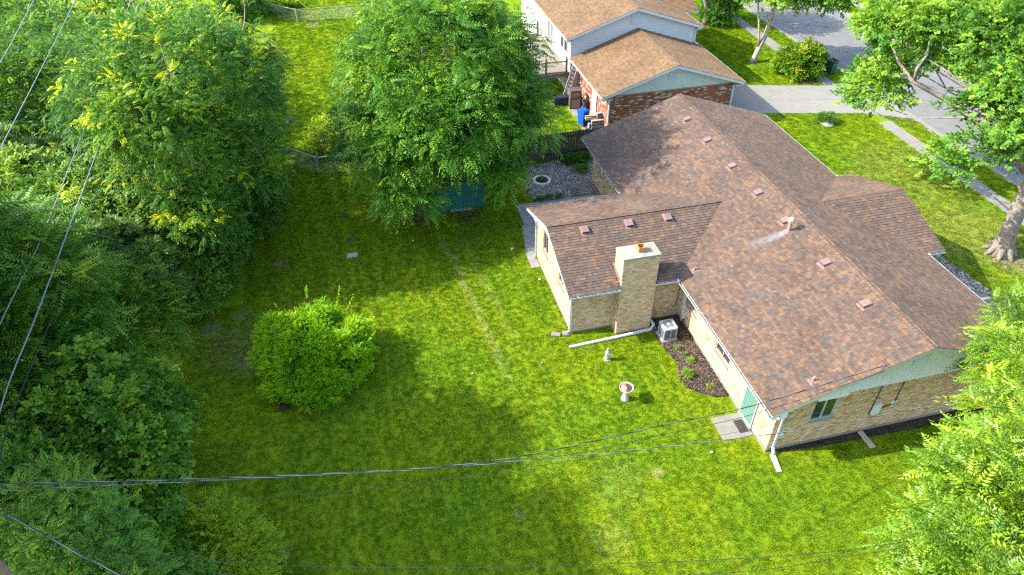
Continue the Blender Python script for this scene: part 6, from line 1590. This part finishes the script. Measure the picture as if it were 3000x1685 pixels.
bush('dark_shrub', 'dark round shrub at the far fence, top left of the lawn', (-21.2, 56.2), (2.0, 2.0, 1.8), SPS, 'leaf_dark', 160, 14, .5, 145, 1.6, tint0=.5)
bush('ground_cover', 'low yellow green plants filling the far planting bed', (-18.2, 58.4), (1.7, 1.8, .35), SPS, 'leaf_yellow', 170, 12, .30, 146, 1.1, tint0=.5, cat='plants', low=0)
bush('mulch_plant', 'compact round green plant in the mulch bed by the back wall', (-0.58, 4.70), (.17, .17, .17), SPS, 'leaf_vine', 60, 10, .06, 147, .26, cat='plant', tint0=.75, low=-.2)
bush('mulch_plant', 'loose medium plant in the mulch bed behind the round one', (-0.10, 5.42), (.11, .10, .10), SPS, 'leaf_vine', 22, 8, .06, 148, .26, cat='plant', tint0=.72, low=0)
bush('mulch_plant', 'tiny sprout in the mulch bed beside the medium plant', (-0.18, 5.85), (.06, .06, .07), SPS, 'leaf_vine', 8, 7, .04, 149, .26, cat='plant', tint0=.7, low=0)
bush('mulch_plant', 'small upright plant near the air conditioner in the mulch', (-0.35, 6.30), (.06, .07, .12), SPS, 'leaf_vine', 12, 8, .05, 150, .26, cat='plant', tint0=.78, low=-.2)
bush('mulch_plant', 'sparse yellowish weed at the near end of the mulch bed', (0.08, 3.92), (.11, .08, .05), SPS, 'leaf_yellow', 8, 7, .04, 151, .24, cat='plant', tint0=.7, low=0)
bush('fence_weeds', 'leafy weeds growing along the dark fence by the gravel', (0.4, 23.0), (.9, .35, .24), SPS, 'leaf_dark', 80, 11, .16, 152, .6, cat='plants', low=0, tint0=.4)
bush('gravel_weeds', 'dark weeds sprouting in the gravel near the patio', (0.3, 21.9), (.4, .35, .16), SPS, 'leaf_dark', 30, 9, .12, 153, .5, cat='plants', low=0, tint0=.3)
bush('patio_weeds', 'weeds along the seam of gravel and patio', (-2.4, 19.4), (.8, .10, .10), SPS, 'leaf_dark', 30, 8, .09, 154, .45, cat='plants', low=0, tint0=.3)
bush('planter_plant', 'dry brown plant in the round planter ring', (-2.3, 21.35), (.14, .14, .12), [t_needles(10, .2, .01, 3)], 'leaf_pine', 9, 8, .06, 155, .6, cat='plant', tint0=.05, low=0)
# ------------------------------------------------------------------ pole and wires
pole = thing('utility_pole', 'brown wooden utility pole at the bottom left corner', 'utility pole', (-21.45, -3.0, 0))
build('post', MB().tube([(-21.45, -3.0, 0), (-21.45, -3.0, 6), (-21.45, -3.0, 12.3)], [.19, .17, .13], 14), mat('pole_wood', (0.17, 0.115, 0.075), .95, .3, 6, bump=.6, bscale=20), pole, smooth=True)
build('crossarm', MB().box(-23.6, -3.2, 11.7, -19.9, -3.09, 11.82), MATS['weathered_wood'], pole)
for x_ in (-23.4, -22.1): build('insulator', MB().lathe([(.03, 0), (.06, .04), (.035, .08), (.06, .12), (.03, .17)], (x_, -3.15, 11.825), 10), MATS['bath_stone'], pole)
mat('wire_alu', (0.17, 0.18, 0.19), .55); mat('wire_black', (0.022, 0.023, 0.025), .5)
def smooth_line(pts, n=10):
    P = [Vector(p) for p in pts]; out = []
    for i in range(len(P) - 1):
        p0, p1, p2, p3 = P[max(i - 1, 0)], P[i], P[i + 1], P[min(i + 2, len(P) - 1)]
        for k in range(n):
            t = k / n
            out.append(0.5 * ((2 * p1) + (p2 - p0) * t + (2 * p0 - 5 * p1 + 4 * p2 - p3) * t * t + (3 * p1 - p0 - 3 * p2 + p3) * t ** 3))
    out.append(P[-1]); return out
def wire(label, pts, r, m, twist=None):
    ln = smooth_line(pts)
    if twist is None:
        return build('cable', MB().tube(ln, r, 6), MATS[m], label=label, cat='cable', group='overhead cables', smooth=True)
    t = thing('service_cable', label, 'cable', pts[0], 'overhead cables')
    L_ = [0]
    fine = smooth_line(pts, 60)
    for a, b_ in zip(fine[:-1], fine[1:]): L_.append(L_[-1] + (b_ - a).length)
    for k in range(len(twist)):
        q = []
        for p, s in zip(fine, L_):
            a = s * 2 * math.pi / 1.1 + k * 2 * math.pi / len(twist); q.append(p + Vector((0, math.cos(a), math.sin(a))) * r * 1.15)
        build('strand', MB().tube(q, r, 5), MATS[twist[k]], t, smooth=True)
    return t
wire('upper left power conductor, outermost at the corner', [(-23.4, -3.15, 12.0), (-24.1, 6, 11.75), (-24.75, 15.6, 11.8), (-25.4, 22.6, 11.9), (-28, 50, 12.4)], .016, 'wire_alu')
wire('upper left power conductor, second from the corner', [(-22.1, -3.15, 12.0), (-22.4, 4, 11.8), (-22.75, 9.0, 11.75), (-23.6, 22.2, 11.9), (-25.5, 50, 12.4)], .016, 'wire_alu')
wire('telephone cable along the left trees, leftmost', [(-21.6, -3.0, 8.2), (-23.2, 3.0, 8.0), (-23.35, 9.0, 7.95), (-23.6, 15.3, 8.0), (-23.8, 20.0, 8.05), (-24.8, 40, 8.4)], .020, 'wire_alu')
wire('telephone cable along the left trees, middle', [(-21.5, -3.0, 8.1), (-22.3, 1.3, 8.0), (-22.45, 5.6, 7.95), (-22.75, 15.1, 8.0), (-22.95, 18.3, 8.05), (-23.8, 40, 8.4)], .022, 'wire_alu')
wire('dark telephone cable along the left trees, rightmost and lowest', [(-21.4, -3.0, 7.3), (-22.6, 1.05, 7.0), (-22.65, 7.5, 6.95), (-22.7, 10.9, 7.0), (-23.0, 20, 7.1)], .018, 'wire_black')
wire('twisted service cable from the pole to the house gable', [(-21.75, -1.19, 8.0), (-15.72, -1.74, 7.0), (-10.33, -2.02, 6.2), (-4.83, -1.28, 5.2), (-1.13, -0.76, 4.6), (5.75, 0.36, 4.02)], .008, None, ('wire_black', 'wire_alu', 'wire_black'))
wire('pale cable crossing low in front of the gable wall', [(-21.75, -1.25, 7.8), (-14.3, -1.66, 6.5), (-10.34, -2.10, 6.2), (-2.96, -2.7, 5.8), (3.13, -2.82, 5.6), (6.14, -2.81, 5.6), (20, -2.4, 6.2)], .007, None, ('wire_alu', 'wire_black'))
wire('thin second cable dropping to the roof edge', [(-21.7, -1.2, 7.9), (-10.3, -2.05, 6.1), (-4.83, -1.45, 5.0), (-1.2, -0.9, 4.35), (3.95, -0.02, 3.95)], .009, 'wire_black')
wire('thin dark cable over the lower lawn', [(-21.5, -1.7, 7.3), (-20.69, -1.81, 7.2), (-15.83, -1.99, 6.5), (-10.95, -2.2, 6.0), (-2, -2.3, 5.6), (8, -1.5, 5.6)], .006, 'wire_black')
wire('long dark cable sagging near the bottom edge', [(-21.59, -2.01, 7.5), (-17.11, -3.26, 6.2), (-12.13, -4.43, 5.8), (-8.62, -5.22, 5.8), (-4.73, -6.0, 5.8), (-1.35, -6.5, 5.85), (9, -7.8, 6.6)], .008, 'wire_black')
wire('second dark cable sagging at the bottom edge', [(-21.5, -2.2, 7.3), (-17.0, -3.5, 6.0), (-12.1, -4.7, 5.55), (-8.6, -5.45, 5.5), (-4.7, -6.2, 5.55), (-1.3, -6.6, 5.75), (9, -7.9, 6.6)], .007, 'wire_black')
wire('bright cable cutting across the bottom left corner', [(-21.45, -2.9, 8.1), (-21.34, -2.13, 8.0), (-20.06, -2.93, 7.6), (-18.86, -3.72, 7.2), (-14, -7.0, 6.4)], .010, None, ('wire_alu', 'wire_black'))
# the short span that carries them on to the pole
build('pole_lead', MB().tube(smooth_line([(-21.45, -3.0, 8.3), (-21.7, -2.2, 8.1), (-21.75, -1.19, 8.0)]), .02, 6), MATS['wire_black'], pole)

# ------------------------------------------------------------------ grass
def tuft(seed, n=11, r=.075, h=.055):
    rs = np.random.RandomState(seed); V = []; F = []
    for i in range(n):
        a = rs.rand() * 6.28; q = r * rs.rand() ** .5; p = np.array([q * math.cos(a), q * math.sin(a), 0]); b2 = rs.rand() * 6.28
        lean = np.array([math.cos(b2), math.sin(b2), 0]) * h * rs.uniform(.2, 1.1); w = np.array([-math.sin(b2), math.cos(b2), 0]) * .009
        k = len(V); V += [p - w, p + w, p + lean + np.array([0, 0, h * rs.uniform(.6, 1.15)])]; F.append((k, k + 1, k + 2))
    return V, F
rs = np.random.RandomState(77)
HOLES = [[(0.5, 0.3), (10.9, 0.3), (10.9, 20.8), (0.5, 20.8)], [(-4.56, 8.38), (0.7, 8.38), (0.7, 14.2), (-4.56, 14.2)], BED1, BED2, BED3, BED4,
         [(-4.5, 17.15), (.6, 17.15), (.6, 19.3), (-4.5, 19.3)], [(-5.06, 13.4), (.6, 13.4), (.6, 17.2), (-4.6, 17.2)], [(-.68, 1.2), (.6, 1.2), (.6, 2.4), (-.68, 2.4)],
         [(11, .5), (24.3, .5), (24.3, 5.82), (11, 5.82)], [(12, 5.8), (15.4, 5.8), (14.75, 6.5), (14.75, 12.2), (12, 12.2)], [(10.5, 6.5), (12.4, 6.5), (12.4, 13.8), (10.5, 13.8)],
         [(21.5, 6), (22.56, 6), (22.56, 60), (21.5, 60)], [(12.2, ybot(12.2)), (21.4, ybot(21.4)), (24.3, ybot(24.3) - .9), (24.3, ytop(24.3) + .9), (21.4, ytop(21.4)), (12.2, ytop(12.2))],
         [(3.4, 26), (12.1, 26), (12.1, 47), (3.4, 47)], [(-.7, 32.4), (3.5, 32.4), (3.5, 40.5), (-.7, 40.5)], [(2.0, 26.2), (3.6, 26.2), (3.6, 31.3), (2.0, 31.3)], [(-9.1, 19.4), (-6, 19.4), (-6, 21.8), (-9.1, 21.8)],
         [(24.1, -50), (32.7, -50), (32.7, 90), (24.1, 90)], BED5, [(34.35, 15), (35.45, 15), (35.45, 70), (34.35, 70)]]
P = []
for (x0, y0, x1, y1, den) in ((-21.5, -6.5, 8.0, 14.0, 115), (-19.0, 14.0, 1.0, 26.0, 85), (-18.5, 26.0, 3.0, 62.0, 34), (10.9, 5.8, 24.2, 26.0, 55), (12.0, 26.0, 24.2, 56.0, 34), (32.6, 22.0, 42.0, 62.0, 18), (8, -3.5, 13, .4, 60)):
    n_ = int((x1 - x0) * (y1 - y0) * den); q = np.stack([x0 + rs.rand(n_) * (x1 - x0), y0 + rs.rand(n_) * (y1 - y0)], 1)
    s = np.full(n_, math.sqrt(115 / den)); P.append(np.concatenate([q, s[:, None]], 1))
P = np.concatenate(P)
keep = np.ones(len(P), bool)
for h_ in HOLES: keep &= ~inside(P[:, :2], np.array(h_))
# only where the camera can look
R3 = np.array([list(r2), list(u2), list(fwd)]); dv = np.concatenate([P[:, :2], np.zeros((len(P), 1))], 1) - np.array(CAM)[None]
cc = dv @ R3.T; px = cc[:, 0] / cc[:, 2] * FOCAL_PX; py = cc[:, 1] / cc[:, 2] * FOCAL_PX
keep &= (np.abs(px) < 1620) & (np.abs(py) < 930)
P = P[keep]; n_ = len(P)
me = bpy.data.meshes.new('grass'); me.vertices.add(n_)
me.vertices.foreach_set('co', np.concatenate([P[:, :2], np.full((n_, 1), .002)], 1).astype(np.float32).ravel())
a = me.attributes.new('size', 'FLOAT', 'POINT'); a.data.foreach_set('value', (P[:, 2] * rs.uniform(.8, 1.3, n_)).astype(np.float32))
a = me.attributes.new('turn', 'FLOAT', 'POINT'); a.data.foreach_set('value', (rs.rand(n_) * 6.283).astype(np.float32))
grass = bpy.data.objects.new('grass', me); COL.objects.link(grass); tag(grass, 'short mown lawn grass', kind='stuff')
V, F = tuft(1)
tm = bpy.data.meshes.new('grass_tuft'); tm.from_pydata([tuple(v) for v in V], [], F); tm.materials.append(MATS['grass_blade'])
tobj = bpy.data.objects.new('grass_tuft', tm)
ng = bpy.data.node_groups.new('grass_scatter', 'GeometryNodeTree')
ng.interface.new_socket('Geometry', in_out='INPUT', socket_type='NodeSocketGeometry'); ng.interface.new_socket('Geometry', in_out='OUTPUT', socket_type='NodeSocketGeometry')
gi = ng.nodes.new('NodeGroupInput'); go = ng.nodes.new('NodeGroupOutput'); ip = ng.nodes.new('GeometryNodeInstanceOnPoints'); oi = ng.nodes.new('GeometryNodeObjectInfo')
oi.inputs['Object'].default_value = tobj
na = ng.nodes.new('GeometryNodeInputNamedAttribute'); na.data_type = 'FLOAT'; na.inputs['Name'].default_value = 'size'
nt = ng.nodes.new('GeometryNodeInputNamedAttribute'); nt.data_type = 'FLOAT'; nt.inputs['Name'].default_value = 'turn'
cx = ng.nodes.new('ShaderNodeCombineXYZ')
ng.links.new(nt.outputs['Attribute'], cx.inputs[2]); ng.links.new(gi.outputs[0], ip.inputs['Points']); ng.links.new(oi.outputs['Geometry'], ip.inputs['Instance'])
ng.links.new(cx.outputs[0], ip.inputs['Rotation']); ng.links.new(na.outputs['Attribute'], ip.inputs['Scale']); ng.links.new(ip.outputs[0], go.inputs[0])
md = grass.modifiers.new('scatter', 'NODES'); md.node_group = ng
print('grass tufts', n_, 'tris', sum(len(m.loops) - 2 * len(m.polygons) for m in bpy.data.meshes))
